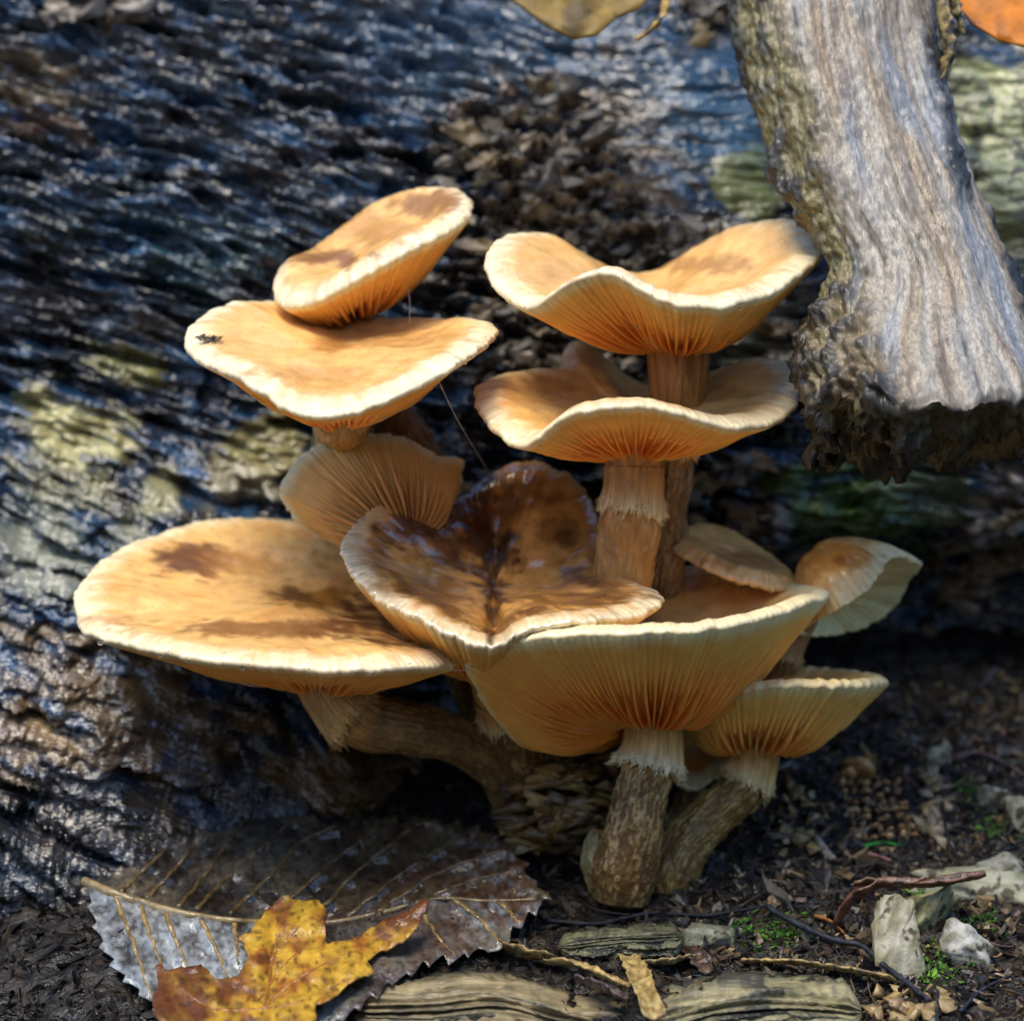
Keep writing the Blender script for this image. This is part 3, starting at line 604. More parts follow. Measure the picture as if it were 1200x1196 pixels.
kn = sstep(.72, 1.0, ux + .15 * big) * sstep(.1, .6, -np.cos(th)[None] + .35 * big)
lum = fbm(Pb[..., 0] / 34, Pb[..., 1] / 46, Pb[..., 2] / 34, 4, .5)
ragged = 24 * fbm(np.cos(th) * 3.1 + 4, np.sin(th) * 3.1, 8, 4)
Pb[..., 1] += sstep(.86, 1.0, ux) * ragged[None]
Pb = Pb + nb * (3.0 * gr + 9 * big + (lum + .35 * fbm(Pb[..., 0] / 9, Pb[..., 1] / 14, Pb[..., 2] / 9, 3, .6)) * (3 + 7 * isl + 7 * isr + 10 * kn + 14 * endk * sstep(1.0, 1.04, ux)))[..., None]
wc = mix([.38, .34, .28], [.22, .17, .12], sstep(-.1, .55, gr))
wc = mix(wc, [.46, .43, .38], sstep(.1, .6, -gr) * .8)
wc = mix(wc, [.33, .23, .12], .55 * sstep(.1, .45, pn(np.cos(th)[None] * 5 + 7, np.sin(th)[None] * 5, ux * 3)))
wc = mix(wc, [.22, .27, .33], .6 * sstep(.1, .5, pn(np.cos(th)[None] * 4, np.sin(th)[None] * 4, ux * 6)))
wc = mix(wc, mix([.20, .17, .055], [.035, .03, .02], sstep(-.15, .35, lum)), np.clip(isl, 0, 1) * .95)
wc = mix(wc, [.03, .032, .036], np.clip(isr, 0, 1) * sstep(.2, .4, ux + .2 * big))
wc = mix(wc, mix([.20, .15, .08], [.03, .026, .022], sstep(-.15, .3, lum)), np.clip(kn, 0, 1) * .9)
wc = mix(wc, mix([.12, .09, .03], [.03, .025, .015], sstep(-.2, .4, lum)), sstep(.985, 1.02, ux + .03 * lum) + 0 * gr)  # broken end painted darker, as its underside lies in shade
_fis = np.abs(pn(np.cos(aa) * 6 + 3, np.sin(aa) * 6, ux * 1.6)) + .12 * np.abs(lum)
wc = mix(wc * .86, [.03, .026, .022], .85 * sstep(.035, .0, _fis - .02) * sstep(-.2, .3, pn(np.cos(th)[None] * 3, np.sin(th)[None] * 3, ux * 4)))
br_root = thing('broken_branch', 'thick pale weathered branch stump hanging over the mushrooms, its end snapped off', 'branch')
nrb = len(Pb)
vb = np.concatenate([Pb.reshape(-1, 3), Pb[-1].mean(0)[None]]); a_ = np.arange(sg)
link('bare_wood', mesh_np('bare_wood', W(vb), [gridf(nrb, sg), np.stack([(nrb - 1) * sg + a_, (nrb - 1) * sg + (a_ + 1) % sg, np.full(sg, len(vb) - 1)], -1)], np.concatenate([wc.reshape(-1, 3), [[.03, .02, .01]]])), M['branch'], br_root)
# sheets of bark peeling from it
def flake(name, pts, width, c, c2, parent=None, seed=0, thick=2.5, curl=.6, mat='bark', **kw):
    """a curled strip: pts centre line (px,py,d), width per point"""
    n, m = 46, 14; p = catmull(np.column_stack([np.array(pts, float), np.array(width, float)]), n); pos = p[:, :3]
    t, A, B = frames(pos); v = np.linspace(-1, 1, m)
    edge = 1 + .35 * fbm(np.linspace(0, 6, n) + seed, 0, 0, 3)
    Q = pos[:, None] + (p[:, 3] * edge)[:, None, None] * v[None, :, None] * A[:, None] + (curl * p[:, 3])[:, None, None] * (v ** 2)[None, :, None] * B[:, None]
    Q = Q + B[:, None] * (.28 * p[:, 3, None] * fbm(Q[..., 0] / 14 + seed, Q[..., 1] / 14, Q[..., 2] / 14, 3))[..., None]
    Q2 = Q + B[:, None] * thick
    cc = mix(np.broadcast_to(c, Q.shape), c2, sstep(-.25, .35, fbm(Q[..., 0] / 9 + seed, Q[..., 1] / 9, Q[..., 2] / 9, 3)))
    top = gridf(n, m, False); bot = gridf(n, m, False, n * m, True)
    e = []
    for i in range(n - 1):
        e += [[i * m, (i + 1) * m, n * m + (i + 1) * m, n * m + i * m], [(i + 1) * m + m - 1, i * m + m - 1, n * m + i * m + m - 1, n * m + (i + 1) * m + m - 1]]
    for j in range(m - 1):
        e += [[j + 1, j, n * m + j, n * m + j + 1], [(n - 1) * m + j, (n - 1) * m + j + 1, n * m + (n - 1) * m + j + 1, n * m + (n - 1) * m + j]]
    me = mesh_np(name, W(np.concatenate([Q.reshape(-1, 3), Q2.reshape(-1, 3)])), [top, bot, np.array(e)], np.concatenate([cc.reshape(-1, 3), cc.reshape(-1, 3) * .8]))
    return link(name, me, M[mat], parent, **kw)
flake('bark_curl', [(1092, -60, 40), (1096, 10, 30), (1104, 60, 25), (1098, 95, 20)], [20, 22, 20, 8], [.40, .30, .12], [.05, .04, .025], br_root, 3)
flake('bark_curl', [(1100, -20, 35), (1116, 15, 20), (1126, 40, 15)], [16, 14, 6], [.42, .33, .14], [.10, .07, .03], br_root, 5)

for pts, wd, sd_ in [([(1105, 655), (1140, 645), (1175, 640), (1215, 632)], [9, 14, 12, 14], 61), ([(1120, 690), (1160, 672), (1215, 668)], [7, 12, 10], 62), ([(1165, 625), (1190, 610), (1215, 600)], [8, 12, 9], 63), ([(895, 268), (915, 300), (910, 330)], [7, 10, 6], 64)]:
    flake('bark_curl', [(x, y, ldepth(x, y) - 16) for x, y in pts], wd, [.36, .30, .19], [.10, .07, .04], log_root, sd_, 2.5, .7)
# ------------------------------------------------------------------ rotten bark lump under the caps
cr = thing('bark_lump', 'cracked brown lump of rotten bark wedged beside the scaly stem', 'bark')
random.seed(21)
core = chunk_mesh('core', (66, 50, 60), [.05, .03, .012], 91, flat=1.0, sub=3, rough=.25, crease=False)
oc = link('core', core, M['bark'], cr); oc.location = Vector(W((662, 930, 130)))
bp2 = [chunk_mesh('bark_scale', (1, 1, 1), c_, 130 + i, flat=.45, sub=2, rough=.75, crease=i % 2 == 0) for i, c_ in enumerate([[.38, .23, .06], [.28, .15, .04], [.42, .27, .08], [.20, .12, .04], [.33, .24, .08], [.13, .08, .03]])]
for m_ in bp2: m_.materials.append(M['bark'])
for i in range(80):
    while True:
        x, y = random.uniform(582, 742), random.uniform(868, 1005)
        q = ((x - (668 - (y - 930) * .35)) / 72) ** 2 + ((y - 932) / 68) ** 2
        if q < 1: break
    put(random.choice(bp2), 'bark_scale', x, y, 130 - 58 * math.sqrt(1 - q) + random.uniform(-4, 6), (random.uniform(12, 30), random.uniform(5, 11), random.uniform(9, 14)), (math.radians(80) + random.uniform(-.4, .4), random.uniform(-.35, .2), random.uniform(-.6, .6)), cr)

# ------------------------------------------------------------------ leaves
def leaf_mesh(name, outline, depthf, c_of, step=6.0, thick=1.6):
    o = np.array(outline, float)
    from_x, from_y = o.min(0); to_x, to_y = o.max(0)
    gx_, gy_ = np.meshgrid(np.arange(from_x, to_x, step), np.arange(from_y, to_y, step)); pts = np.column_stack([gx_.ravel(), gy_.ravel()]) + np.random.default_rng(5).uniform(-.3, .3, (gx_.size, 2)) * step
    x, y = pts[:, 0], pts[:, 1]; inside = np.zeros(len(pts), bool); j = len(o) - 1
    for i in range(len(o)):
        cnd = ((o[i, 1] > y) != (o[j, 1] > y)) & (x < (o[j, 0] - o[i, 0]) * (y - o[i, 1]) / (o[j, 1] - o[i, 1] + 1e-12) + o[i, 0]); inside ^= cnd; j = i
    seg = np.concatenate([o, np.roll(o, -1, 0)], 1)
    dmin = np.full(len(pts), 1e9)
    for a in seg:
        ab = a[2:] - a[:2]; t_ = np.clip(((pts - a[:2]) @ ab) / (ab @ ab + 1e-9), 0, 1); dmin = np.minimum(dmin, np.linalg.norm(pts - a[:2] - t_[:, None] * ab, axis=1))
    pts = pts[inside & (dmin > step * .45)]
    vv = [Vector(p) for p in np.concatenate([o, pts])]
    r = delaunay_2d_cdt(vv, [], [list(range(len(o)))], 1, 1e-4)
    v = np.array([p[:] for p in r[0]]); f = np.array([q for q in r[2] if len(q) == 3])
    d = depthf(v[:, 0], v[:, 1]); P = np.column_stack([v, d]); cc = c_of(v[:, 0], v[:, 1])
    return mesh_np(name, W(P), f, cc), P
def serrate(pts, amp, pitch, seed, sharp=1.0):
    o = catmull([(x, y, 0) for x, y in pts], int(np.linalg.norm(np.diff(np.array(list(pts) + [pts[0]], float), axis=0), axis=1).sum() / 3), True)[:, :2]
    n = np.roll(o, -1, 0) - np.roll(o, 1, 0); n = np.column_stack([n[:, 1], -n[:, 0]]); n /= np.linalg.norm(n, axis=1, keepdims=True) + 1e-9
    k = np.arange(len(o)) * 3.0 / pitch; saw = (k % 1.0) ** sharp
    return o + n * (amp * (saw - .4) * np.clip(1 + 1.3 * pn(k * .37, seed, 0), .15, 2) + amp * .7 * pn(k * .9, seed, 4))[:, None]
def lc(x, y): return 90 + x * .4667, 940 + y * .4667         # leaf detail coordinates
out1 = [lc(*p) for p in [(28, 205), (70, 185), (110, 165), (160, 140), (230, 108), (330, 62), (430, 32), (545, 30), (650, 55), (760, 36), (880, 40), (1000, 62), (1090, 112), (1140, 190), (1185, 240), (1130, 290), (1085, 350), (1040, 372), (960, 392), (890, 405), (820, 440), (700, 520), (600, 590), (450, 620), (330, 600), (240, 570), (180, 500), (130, 455), (80, 390), (45, 310), (32, 245)]]
mid = [lc(*p) for p in [(18, 198), (120, 240), (240, 272), (350, 292), (460, 303), (560, 305), (660, 298), (780, 272), (900, 242), (1040, 246), (1170, 243)]]
midp = catmull([(x, y, 0) for x, y in mid], 200)[:, :2]
veins_up = [[(110, 225), (190, 150), (225, 112)], [(175, 240), (240, 175), (320, 80)], [(255, 262), (330, 170), (420, 45)], [(300, 268), (400, 170), (545, 40)], [(385, 280), (500, 170), (560, 100), (650, 60)], [(540, 240), (640, 150), (760, 60)], [(620, 260), (720, 160), (850, 60), (905, 58)], [(680, 288), (800, 190), (960, 85)], [(760, 275), (900, 180), (1070, 120)], [(850, 255), (980, 200), (1110, 170)]]
veins_dn = [[(98, 240), (140, 350), (185, 480)], [(160, 262), (190, 350), (215, 420)], [(220, 278), (255, 360), (280, 420)], [(312, 295), (350, 370), (380, 440)], [(395, 305), (400, 345), (405, 400)], [(950, 245), (1020, 300), (1060, 350)], [(860, 260), (900, 330), (950, 385)], [(1060, 248), (1090, 280), (1110, 300)]]
_qx, _qy = np.arange(40, 720, 20.0), np.arange(920, 1300, 20.0)
_qd = np.array([[gdepth(a, b) for a in _qx] for b in _qy])
def gsmooth(x, y):
    fx = np.clip((np.asarray(x) - _qx[0]) / 20, 0, len(_qx) - 1.001); fy = np.clip((np.asarray(y) - _qy[0]) / 20, 0, len(_qy) - 1.001)
    i, j = fx.astype(int), fy.astype(int); a, b = fx - i, fy - j
    return _qd[j, i] * (1 - a) * (1 - b) + _qd[j, i + 1] * a * (1 - b) + _qd[j + 1, i] * (1 - a) * b + _qd[j + 1, i + 1] * a * b
def leaf_d(x, y):
    base = np.minimum(95 - (y - 960) * 1.25, gsmooth(x, y) - 22)
    my = np.interp(x, midp[:, 0], midp[:, 1])
    a = np.abs(y - my)
    cv = -26 * sstep(0, 120, a) * np.where(y < my, -.4, .35)
    plt = 0
    for vv_ in veins_up + veins_dn:
        q = catmull([(*lc(*p), 0) for p in vv_], 24)[:, :2]
        dd = np.min(np.hypot(x[:, None] - q[None, :, 0], y[:, None] - q[None, :, 1]), 1); plt = plt - 11 * np.exp(-(dd / 8) ** 2)
    return base + cv + plt + 10 * fbm(x / 60, y / 50, 1, 3) + 3.2 * fbm(x / 11, y / 9, 2, 3) - 26 * sstep(560, 640, x)
def leaf_c(x, y):
    n = fbm(x / 60, y / 45, 9, 4); n2 = fbm(x / 11, y / 9, 4, 3); my = np.interp(x, midp[:, 0], midp[:, 1])
    c = mix(np.broadcast_to([.085, .06, .025], (len(x), 3)), [.022, .014, .008], sstep(-.3, .3, n + .2 * n2))
    c = mix(c, [.10, .045, .02], sstep(330, 560, x) * sstep(-.3, .3, n + .2) * .75)
    c = mix(c, [.38, .42, .45], .85 * sstep(-.6, .3, .4 * n2 - .6 * n) * (sstep(-4, 10, y - my) * .85 + .1) * (1 - .75 * sstep(300, 430, x)) + .3 * sstep(.1, .4, n2) * sstep(480, 600, x))  # pale blue-grey: wet sky sheen painted into the blade colour
    c = c * (1 - .55 * sstep(.09, .02, np.minimum(np.abs(pn(x / 8, y / 8, 31)), np.abs(pn(x / 13, y / 7, 37)))))[:, None]
    return mix(c, [.02, .015, .01], .7 * sstep(.3, .55, fbm(x / 20, y / 16, 14, 3)))
l1 = thing('fallen_leaf', 'large dark wet leaf with serrated edge and thick tan midrib lying upside down', 'leaf')
me1, _ = leaf_mesh('blade', serrate(out1, 9, 24, 2, 1.4), leaf_d, leaf_c, 4.0)
b1 = link('blade', me1, M['leaf'], l1); sm = b1.modifiers.new('thickness', 'SOLIDIFY'); sm.thickness = 2.0 * K
def vein(name, pts, r0, r1, c, parent, lift=3.0):
    q = catmull([(*lc(*p), 0) for p in pts], 40); q[:, 1] += 2.6 * pn(np.arange(40) * .16 + pts[0][0], 0, 0); q[:, 0] += 2.2 * pn(np.arange(40) * .2, pts[0][0], 3); d = leaf_d(q[:, 0], q[:, 1]) - lift
    P = np.column_stack([q[:, :2], d]); V, F, _ = tube(P, np.linspace(r0, r1, 40), 8, rough=.8, rs=6)
    cc = mix(np.broadcast_to(c, V.shape), np.asarray(c) * .5, sstep(-.2, .4, fbm(V[:, 0] / 10, V[:, 1] / 10, 0, 2)))
    return link(name, mesh_np(name, W(V), F, cc), M['leaf'], parent)
mr_ = vein('midrib', [(18, 198), (120, 240), (240, 272), (350, 292), (460, 303), (560, 305), (660, 298), (780, 272), (900, 242), (1040, 246), (1150, 243)], 6.0, 1.6, [.34, .25, .11], l1, 2)
for vv_ in veins_up: vein('vein', vv_, 3.3, 1.5, [.15, .095, .035], b1, 1.5)
for vv_ in veins_dn: vein('vein', vv_, 3.4, 1.5, [.32, .21, .07], b1, 1.5)
# yellow maple leaf
out2 = [lc(*p) for p in [(525, 232), (545, 248), (620, 258), (626, 350), (650, 352), (700, 342), (770, 300), (820, 278), (885, 246), (868, 292), (852, 322), (800, 362), (735, 392), (742, 428), (700, 446), (668, 470), (640, 498), (600, 512), (596, 560), (560, 640), (480, 720), (380, 700), (300, 720), (250, 640), (215, 560), (190, 520), (205, 450), (198, 410), (240, 420), (300, 412), (325, 418), (345, 442), (400, 440), (428, 400), (420, 360), (404, 345), (438, 325), (470, 280)]]
def leaf2_d(x, y):
    return np.minimum(40 - (y - 960) * 1.28, gsmooth(x, y) - 55) + 16 * fbm(x / 55, y / 45, 5, 3) + 3 * fbm(x / 10, y / 10, 2, 2) - 20 * sstep(430, 500, x) - 26 * sstep(1140, 1200, y) + 14 * np.exp(-((x - 320) / 12.0) ** 2)
def leaf2_c(x, y):
    n = fbm(x / 34, y / 30, 2, 4); n2 = fbm(x / 7, y / 5, 6, 3)
    c = mix(np.broadcast_to([.46, .27, .03], (len(x), 3)), [.34, .13, .02], sstep(-.1, .4, n))
    e = np.clip(sstep(400, 470, x) * sstep(1120, 1070, y) + sstep(1050, 1000, y) * .9 * sstep(360, 330, x) + sstep(300, 250, x) * .85 + .6 * sstep(.25, .5, n), 0, 1)
    c = mix(c, [.12, .04, .015], np.clip(e + .5 * sstep(.05, .3, fbm(x / 22, y / 18, 21, 3)), 0, 1) * sstep(-.5, .1, n + .3))
    return mix(c, [.05, .025, .01], .8 * sstep(.32, .5, n2) )
l2 = thing('maple_leaf', 'yellow and rust lobed maple leaf lying on the big dark leaf', 'leaf')
me2, _ = leaf_mesh('blade', serrate(out2, 3, 22, 6), leaf2_d, leaf2_c, 4.0)
b2 = link('blade', me2, M['dryleaf2'], l2); sm = b2.modifiers.new('thickness', 'SOLIDIFY'); sm.thickness = 2.0 * K
for pts in ([(470, 520), (490, 400), (525, 250)], [(470, 520), (560, 440), (720, 360), (860, 268)], [(470, 520), (350, 520), (270, 475), (210, 425)], [(470, 520), (560, 500), (690, 440)], [(485, 400), (540, 330), (590, 285)], [(480, 460), (540, 390), (600, 350)]):
    q = catmull([(*lc(*p), 0) for p in pts], 40); P = np.column_stack([q[:, :2], leaf2_d(q[:, 0], q[:, 1]) - 1.5]); V, F, _ = tube(P, np.linspace(2.6, .9, 40), 8)
    link('vein', mesh_np('vein', W(V), F, np.broadcast_to([.30, .12, .03], V.shape)), M['leaf'], b2)
# blurred leaves and scraps along the top
def blade(name, label, outline, d0, slope, c, c2, seed):
    me, _ = leaf_mesh('blade', outline, lambda x, y: d0 + slope * (y - outline[0][1]) + 12 * fbm(x / 50 + seed, y / 40, 0, 3), lambda x, y: mix(np.broadcast_to(c, (len(x), 3)), c2, sstep(-.1, .4, fbm(x / 30, y / 24, seed, 3))), 6)
    o = link(name, me, M['dryleaf'], None, label, 'leaf'); sm_ = o.modifiers.new('thickness', 'SOLIDIFY'); sm_.thickness = 2.5 * K
    return o
blade('fallen_leaf', 'orange leaf resting on the log above the pale cracked patch', [(1110, -60), (1120, 5), (1140, 30), (1170, 48), (1200, 56), (1240, 50), (1290, 20), (1280, -60), (1200, -110)], 150, -1.0, [.50, .16, .01], [.24, .07, .008], 3)
blade('fallen_leaf', 'ochre leaf hanging down over the log above the crumbling bark', [(560, -60), (590, -5), (615, 12), (640, 32), (672, 47), (700, 42), (722, 22), (750, 10), (790, -30), (760, -90), (650, -110)], 130, -.6, [.22, .14, .025], [.10, .065, .015], 5)
flake('bark_scrap', [(790, -40, 120), (776, 0, 110), (765, 25, 105), (744, 44, 100)], [10, 11, 9, 4], [.50, .34, .10], [.05, .035, .015], None, 12, label='curled yellow and black bark scrap dangling beside the ochre leaf', cat='bark')

# ------------------------------------------------------------------ forest floor: stones, twigs, wood, scraps
def stone(label, px, py, sx, sy, sz, c, seed, rot=(0, 0, 0), d=None, taper=.15):
    me = chunk_mesh('stone', (sx, sz, sy), c, seed, flat=1.0, sub=6, rough=.16, crease=False, c2=np.asarray(c) * [.5, .48, .36], taper=taper, fine=.09)
    o = link('stone', me, M['stone'], None, label, 'stone', 'pale stones on the forest floor')
    o.location = Vector(W((px, py, gdepth(px, py + sy * .5) + sz * .2 if d is None else d))); o.rotation_euler = rot
stone('wedge-shaped pale stone in front of the peeling brown twig', 1048, 1104, 34, 52, 30, [.42, .40, .31], 311, (0, .22, 0), None, .42)
stone('rounded white pebble beside the bright green moss', 1132, 1108, 30, 28, 26, [.44, .44, .41], 312, (.2, .3, 0))
stone('long pale stone under the tip of the peeling brown twig', 1145, 1042, 74, 32, 36, [.38, .38, .28], 313, (0, .3, 0))
stone('small mossy stone between the wedge and the long stone', 1096, 1068, 34, 34, 26, [.30, .30, .17], 304)
stone('grey stone behind the long pale stone', 1185, 1020, 46, 26, 30, [.30, .30, .25], 305)
stone('small stone near the dark rootlet above the orange wood', 1100, 885, 20, 14, 14, [.32, .29, .2], 306)
stone('pebble on the soil slope beside the green moss specks', 1165, 935, 20, 18, 14, [.30, .30, .25], 307)
stone('dim stone on the slope above the grey stone', 1188, 955, 26, 24, 18, [.32, .31, .22], 308)
stone('flat grey-green chip on the litter behind the yellow bark strip', 832, 1100, 34, 16, 22, [.26, .27, .20], 309)
stone('pointed chip half buried beside the grey-green chip', 788, 1108, 14, 16, 12, [.24, .26, .18], 310)
def twig(name, label, cat, pts, r, c, lift=12, rough=.8, group=None, seg=8, n=70, c2=None, ground=True, mat='litter', taper=.5, dd=None):
    q = catmull([(x, y, 0) for x, y in pts], n)
    d = np.array([gdepth(x, y + 3) for x, y in q[:, :2]]) if dd is None else np.interp(np.linspace(0, 1, n), np.linspace(0, 1, len(dd)), dd)
    kk = np.ones(9) / 9; d = np.convolve(np.pad(d, 4, 'edge'), kk, 'valid') - lift
    P = np.column_stack([q[:, :2], d]); V, F, _ = tube(P, r * np.linspace(1, taper, n) * (1 + .25 * pn(np.arange(n) * .3, r, 0)), seg, rough=rough * r * .25, rs=r * 2)
    cc = mix(np.broadcast_to(c, V.shape), c2 if c2 is not None else np.asarray(c) * .4, sstep(-.2, .4, fbm(V[:, 0] / 9, V[:, 1] / 9, V[:, 2] / 9, 3)))
    return link(name, mesh_np(name, W(V), F, cc), M[mat], None, label, cat, group)
tw = thing('peeling_twig', 'reddish brown peeling twig lying across the pale stones', 'twig')
dT = gdepth(1030, 1075) - 40
def flake_in(name, pts, wd, c, c2, seed, curl): flake(name, pts, wd, c, c2, tw, seed, 3.0, curl, 'bark')
flake_in('bark_tube', [(985, 1085, dT + 10), (1005, 1055, dT), (1035, 1040, dT - 8), (1085, 1040, dT - 10), (1130, 1034, dT - 10), (1156, 1026, dT - 8)], [9, 12, 11, 8, 9, 5], [.16, .07, .04], [.06, .025, .015], 31, .8)
flake_in('bark_flap', [(1000, 1040, dT - 4), (1025, 1036, dT - 10), (1060, 1040, dT - 12), (1085, 1030, dT - 10)], [8, 10, 6, 3], [.20, .12, .07], [.09, .05, .03], 32, .5)
twig('rootlet', 'long blue-black rootlet curving past the wedge stone', 'root', [(900, 1062), (930, 1080), (975, 1100), (1010, 1108), (1035, 1130), (1062, 1150), (1090, 1172)], 4.2, [.02, .024, .035], 26, 1.4, taper=.7)
twig('rootlet', 'thin dark rootlet drooping over the wedge stone', 'root', [(1042, 1055), (1055, 1078), (1068, 1095), (1075, 1120)], 1.6, [.03, .03, .03], 40)
twig('rootlet', 'wiry black rootlet standing above the long stone', 'root', [(1108, 895), (1105, 940), (1112, 985), (1128, 1015), (1118, 1030)], 2.4, [.02, .02, .025], 18, 1.5)
twig('rootlet', 'short black rootlet poking up at the edge of the greenish wood', 'root', [(1098, 1160), (1098, 1215)], 3.2, [.02, .024, .03], 22)
twig('rootlet', 'bluish rootlet leaning out of the litter under the white pebble', 'root', [(1125, 1185), (1150, 1160), (1185, 1142)], 2.8, [.025, .03, .05], 12)
twig('rootlet', 'dark rootlet crossing the hollow in front of the scaly stems', 'root', [(640, 1078), (700, 1082), (760, 1070), (830, 1072), (900, 1060)], 3.2, [.02, .022, .028], 6, 1.5)
twig('twig', 'purplish knobbly twig on the slope under the dark hollow', 'twig', [(1040, 862), (1075, 876), (1110, 888), (1150, 882), (1205, 910)], 4.2, [.16, .10, .10], 8, 2.0, c2=[.05, .03, .03])
twig('twig', 'pale straight twig sticking out of the litter by the grey-green chip', 'twig', [(742, 1124), (765, 1108), (786, 1078)], 3.2, [.24, .19, .14], 12)
twig('twig', 'upright brown splinter standing in the soil beside the orange wood', 'twig', [(902, 1062), (903, 1030)], 3.2, [.26, .13, .06], 8)
for i, (lab, pts, c) in enumerate([('rusty conifer needle behind the long blue-black rootlet', [(955, 1072), (975, 1080), (990, 1094)], [.34, .13, .03]), ('bright green conifer needle under the orange wood', [(1012, 992), (1032, 987), (1056, 990)], [.03, .30, .04]), ('pink conifer needle under the green one', [(1010, 998), (1030, 1003), (1044, 1008)], [.34, .16, .15]), ('brown conifer needle beside the fan-gilled cap', [(922, 912), (934, 926), (940, 934)], [.26, .10, .04]), ('dark conifer needle in front of the pale straight twig', [(700, 1112), (722, 1124)], [.12, .06, .04])]):
    twig('conifer_needle', lab, 'needle', pts, 2.6, c, 10, .3, n=20)
SL = [('tan sliver of wood lying loose in the litter near the stones', [.24, .14, .07]), ('black sliver of rootlet lying loose in the litter near the stones', [.04, .035, .035]), ('brown sliver of twig lying loose in the litter near the stones', [.15, .085, .05]), ('purplish sliver of bark lying loose in the litter near the stones', [.11, .055, .055])]
for i in range(46):
    sl = SL[i % 4]
    x, y = random.uniform(880, 1200), random.uniform(830, 1190); a = random.uniform(0, 6.28); l_ = random.uniform(10, 34)
    twig('litter_sliver', sl[0], 'twig', [(x, y), (x + l_ * .5 * math.cos(a), y + l_ * .3 * math.sin(a) + 2), (x + l_ * math.cos(a), y + l_ * .6 * math.sin(a))], random.uniform(1.0, 2.2), sl[1], 12, 1, sl[0].split(' of')[0] + 's in the litter', 6, 14)
# orange rotten wood cubes on the slope
ow = thing('rotten_wood', 'orange crumbling block of rotten wood split into little cubes', 'wood')
po = [chunk_mesh('wood_cube', (1, 1, 1), c_, 160 + i, flat=.9, sub=1, rough=.2, crease=False) for i, c_ in enumerate([[.50, .27, .09], [.42, .24, .10], [.52, .34, .16], [.34, .20, .09]])]
for m_ in po: m_.materials.append(M['bark'])
for (x, y, s) in [(998, 892, 18), (1012, 903, 20), (990, 905, 15), (1020, 890, 10)]:
    put(po[int(x) % 2], 'wood_cube', x, y, gdepth(x, y) - 20, (s, s, s * .8), (random.uniform(-1, 1),) * 3, ow)
for r_i in range(7):
    for c_i in range(7):
        x = 985 + c_i * 10.5 + r_i * 3.2 + random.uniform(-3, 3); y = 918 + r_i * 10 + random.uniform(-3, 3)
        put(random.choice(po), 'wood_cube', x, y, gdepth(x, y) - 13, (random.uniform(4, 7.5), 6, random.uniform(4, 7)), (random.uniform(-.3, .3), random.uniform(-.4, .4), random.uniform(-.3, .3)), ow)
def chip_cluster(label, cx, cy, rx, ry, n, cols, smin, smax, seed):
    t_ = thing('rotten_wood', label, 'wood'); ms = [chunk_mesh('wood_chip', (1, 1, 1), c_, seed + i, flat=.6, sub=1, rough=.3, crease=False) for i, c_ in enumerate(cols)]
    for m_ in ms: m_.materials.append(M['bark'])
    for i in range(n):
        a, r = random.uniform(0, 6.28), math.sqrt(random.random()); x, y = cx + rx * r * math.cos(a), cy + ry * r * math.sin(a)
        put(random.choice(ms), 'wood_chip', x, y, gdepth(x, y) - 13, (random.uniform(smin, smax), random.uniform(smin, smax), random.uniform(smin, smax) * .9), (random.uniform(-1, 1), random.uniform(-1, 1), random.uniform(-1, 1)), t_)
chip_cluster('pale crumbled wood stacked above the long stone', 1095, 955, 18, 50, 22, [[.38, .28, .15], [.30, .25, .16], [.44, .36, .22]], 7, 16, 210)
chip_cluster('tan crumbled wood beside the fan-gilled mushroom stem', 935, 965, 24, 46, 22, [[.36, .24, .09], [.28, .19, .09], [.40, .30, .14]], 6, 13, 220)
chip_cluster('yellow flaky crumbs beside the short black rootlet', 1065, 1175, 46, 20, 26, [[.46, .33, .13], [.38, .27, .12], [.22, .15, .07]], 6, 14, 230)
# weathered wood along the bottom
def plank(label, pts, wid, hgt, seed, c1, c2):
    n, m = 240, 110; p = catmull(np.array(pts, float), n); t, A, B = frames(p)
    th_ = np.linspace(0, 2 * np.pi, m, endpoint=False); uu = np.linspace(0, 1, n)[:, None]
    end = np.minimum(1, np.minimum(uu / .07, (1 - uu) / .07)) ** .6
    gr_ = fbm(np.cos(th_)[None] * 9 + seed, np.sin(th_)[None] * 9, uu * 2.6, 5, .75); lp = fbm(np.cos(th_)[None] * 1.5, np.sin(th_)[None] * 1.5 + seed, uu * 5, 4, .55)
    end = end * (.85 + .4 * fbm(np.cos(th_)[None] * 4, np.sin(th_)[None] * 4, 2, 3))
    k = end * (1 + .22 * gr_ + .3 * lp); sup = lambda a: np.sign(a) * np.abs(a) ** .75
    Q = p[:, None] + (sup(np.cos(th_))[None] * k * hgt)[..., None] * np.array([0, -1, 0.0]) + (sup(np.sin(th_))[None] * k * wid)[..., None] * np.array([0.1, .45, -.9])
    cc = mix(np.broadcast_to(c1, Q.shape), c2, sstep(-.15, .35, gr_ + .5 * lp)); cc = mix(cc, [.03, .03, .025], .9 * sstep(.35, .6, lp + .4 * gr_))
    root = thing('weathered_wood', label, 'wood')
    link('splinter_block', mesh_np('splinter_block', W(Q), gridf(n, m), cc), M['branch2'], root)
M['branch2'] = material('split_old_wood', rough=0.5, spec=0.4, coat=0.1, bump=0.8, bump_scale=420, bump_dist=0.0007, stretch=(.2, 1, 1.6), var=0.45, var_scale=380)
plank('split greenish old wood with open grain at the foot of the litter', [(740, 1212, -215), (800, 1190, -212), (880, 1176, -208), (960, 1178, -205), (1010, 1185, -200)], 60, 24, 3, [.26, .23, .12], [.12, .115, .075])
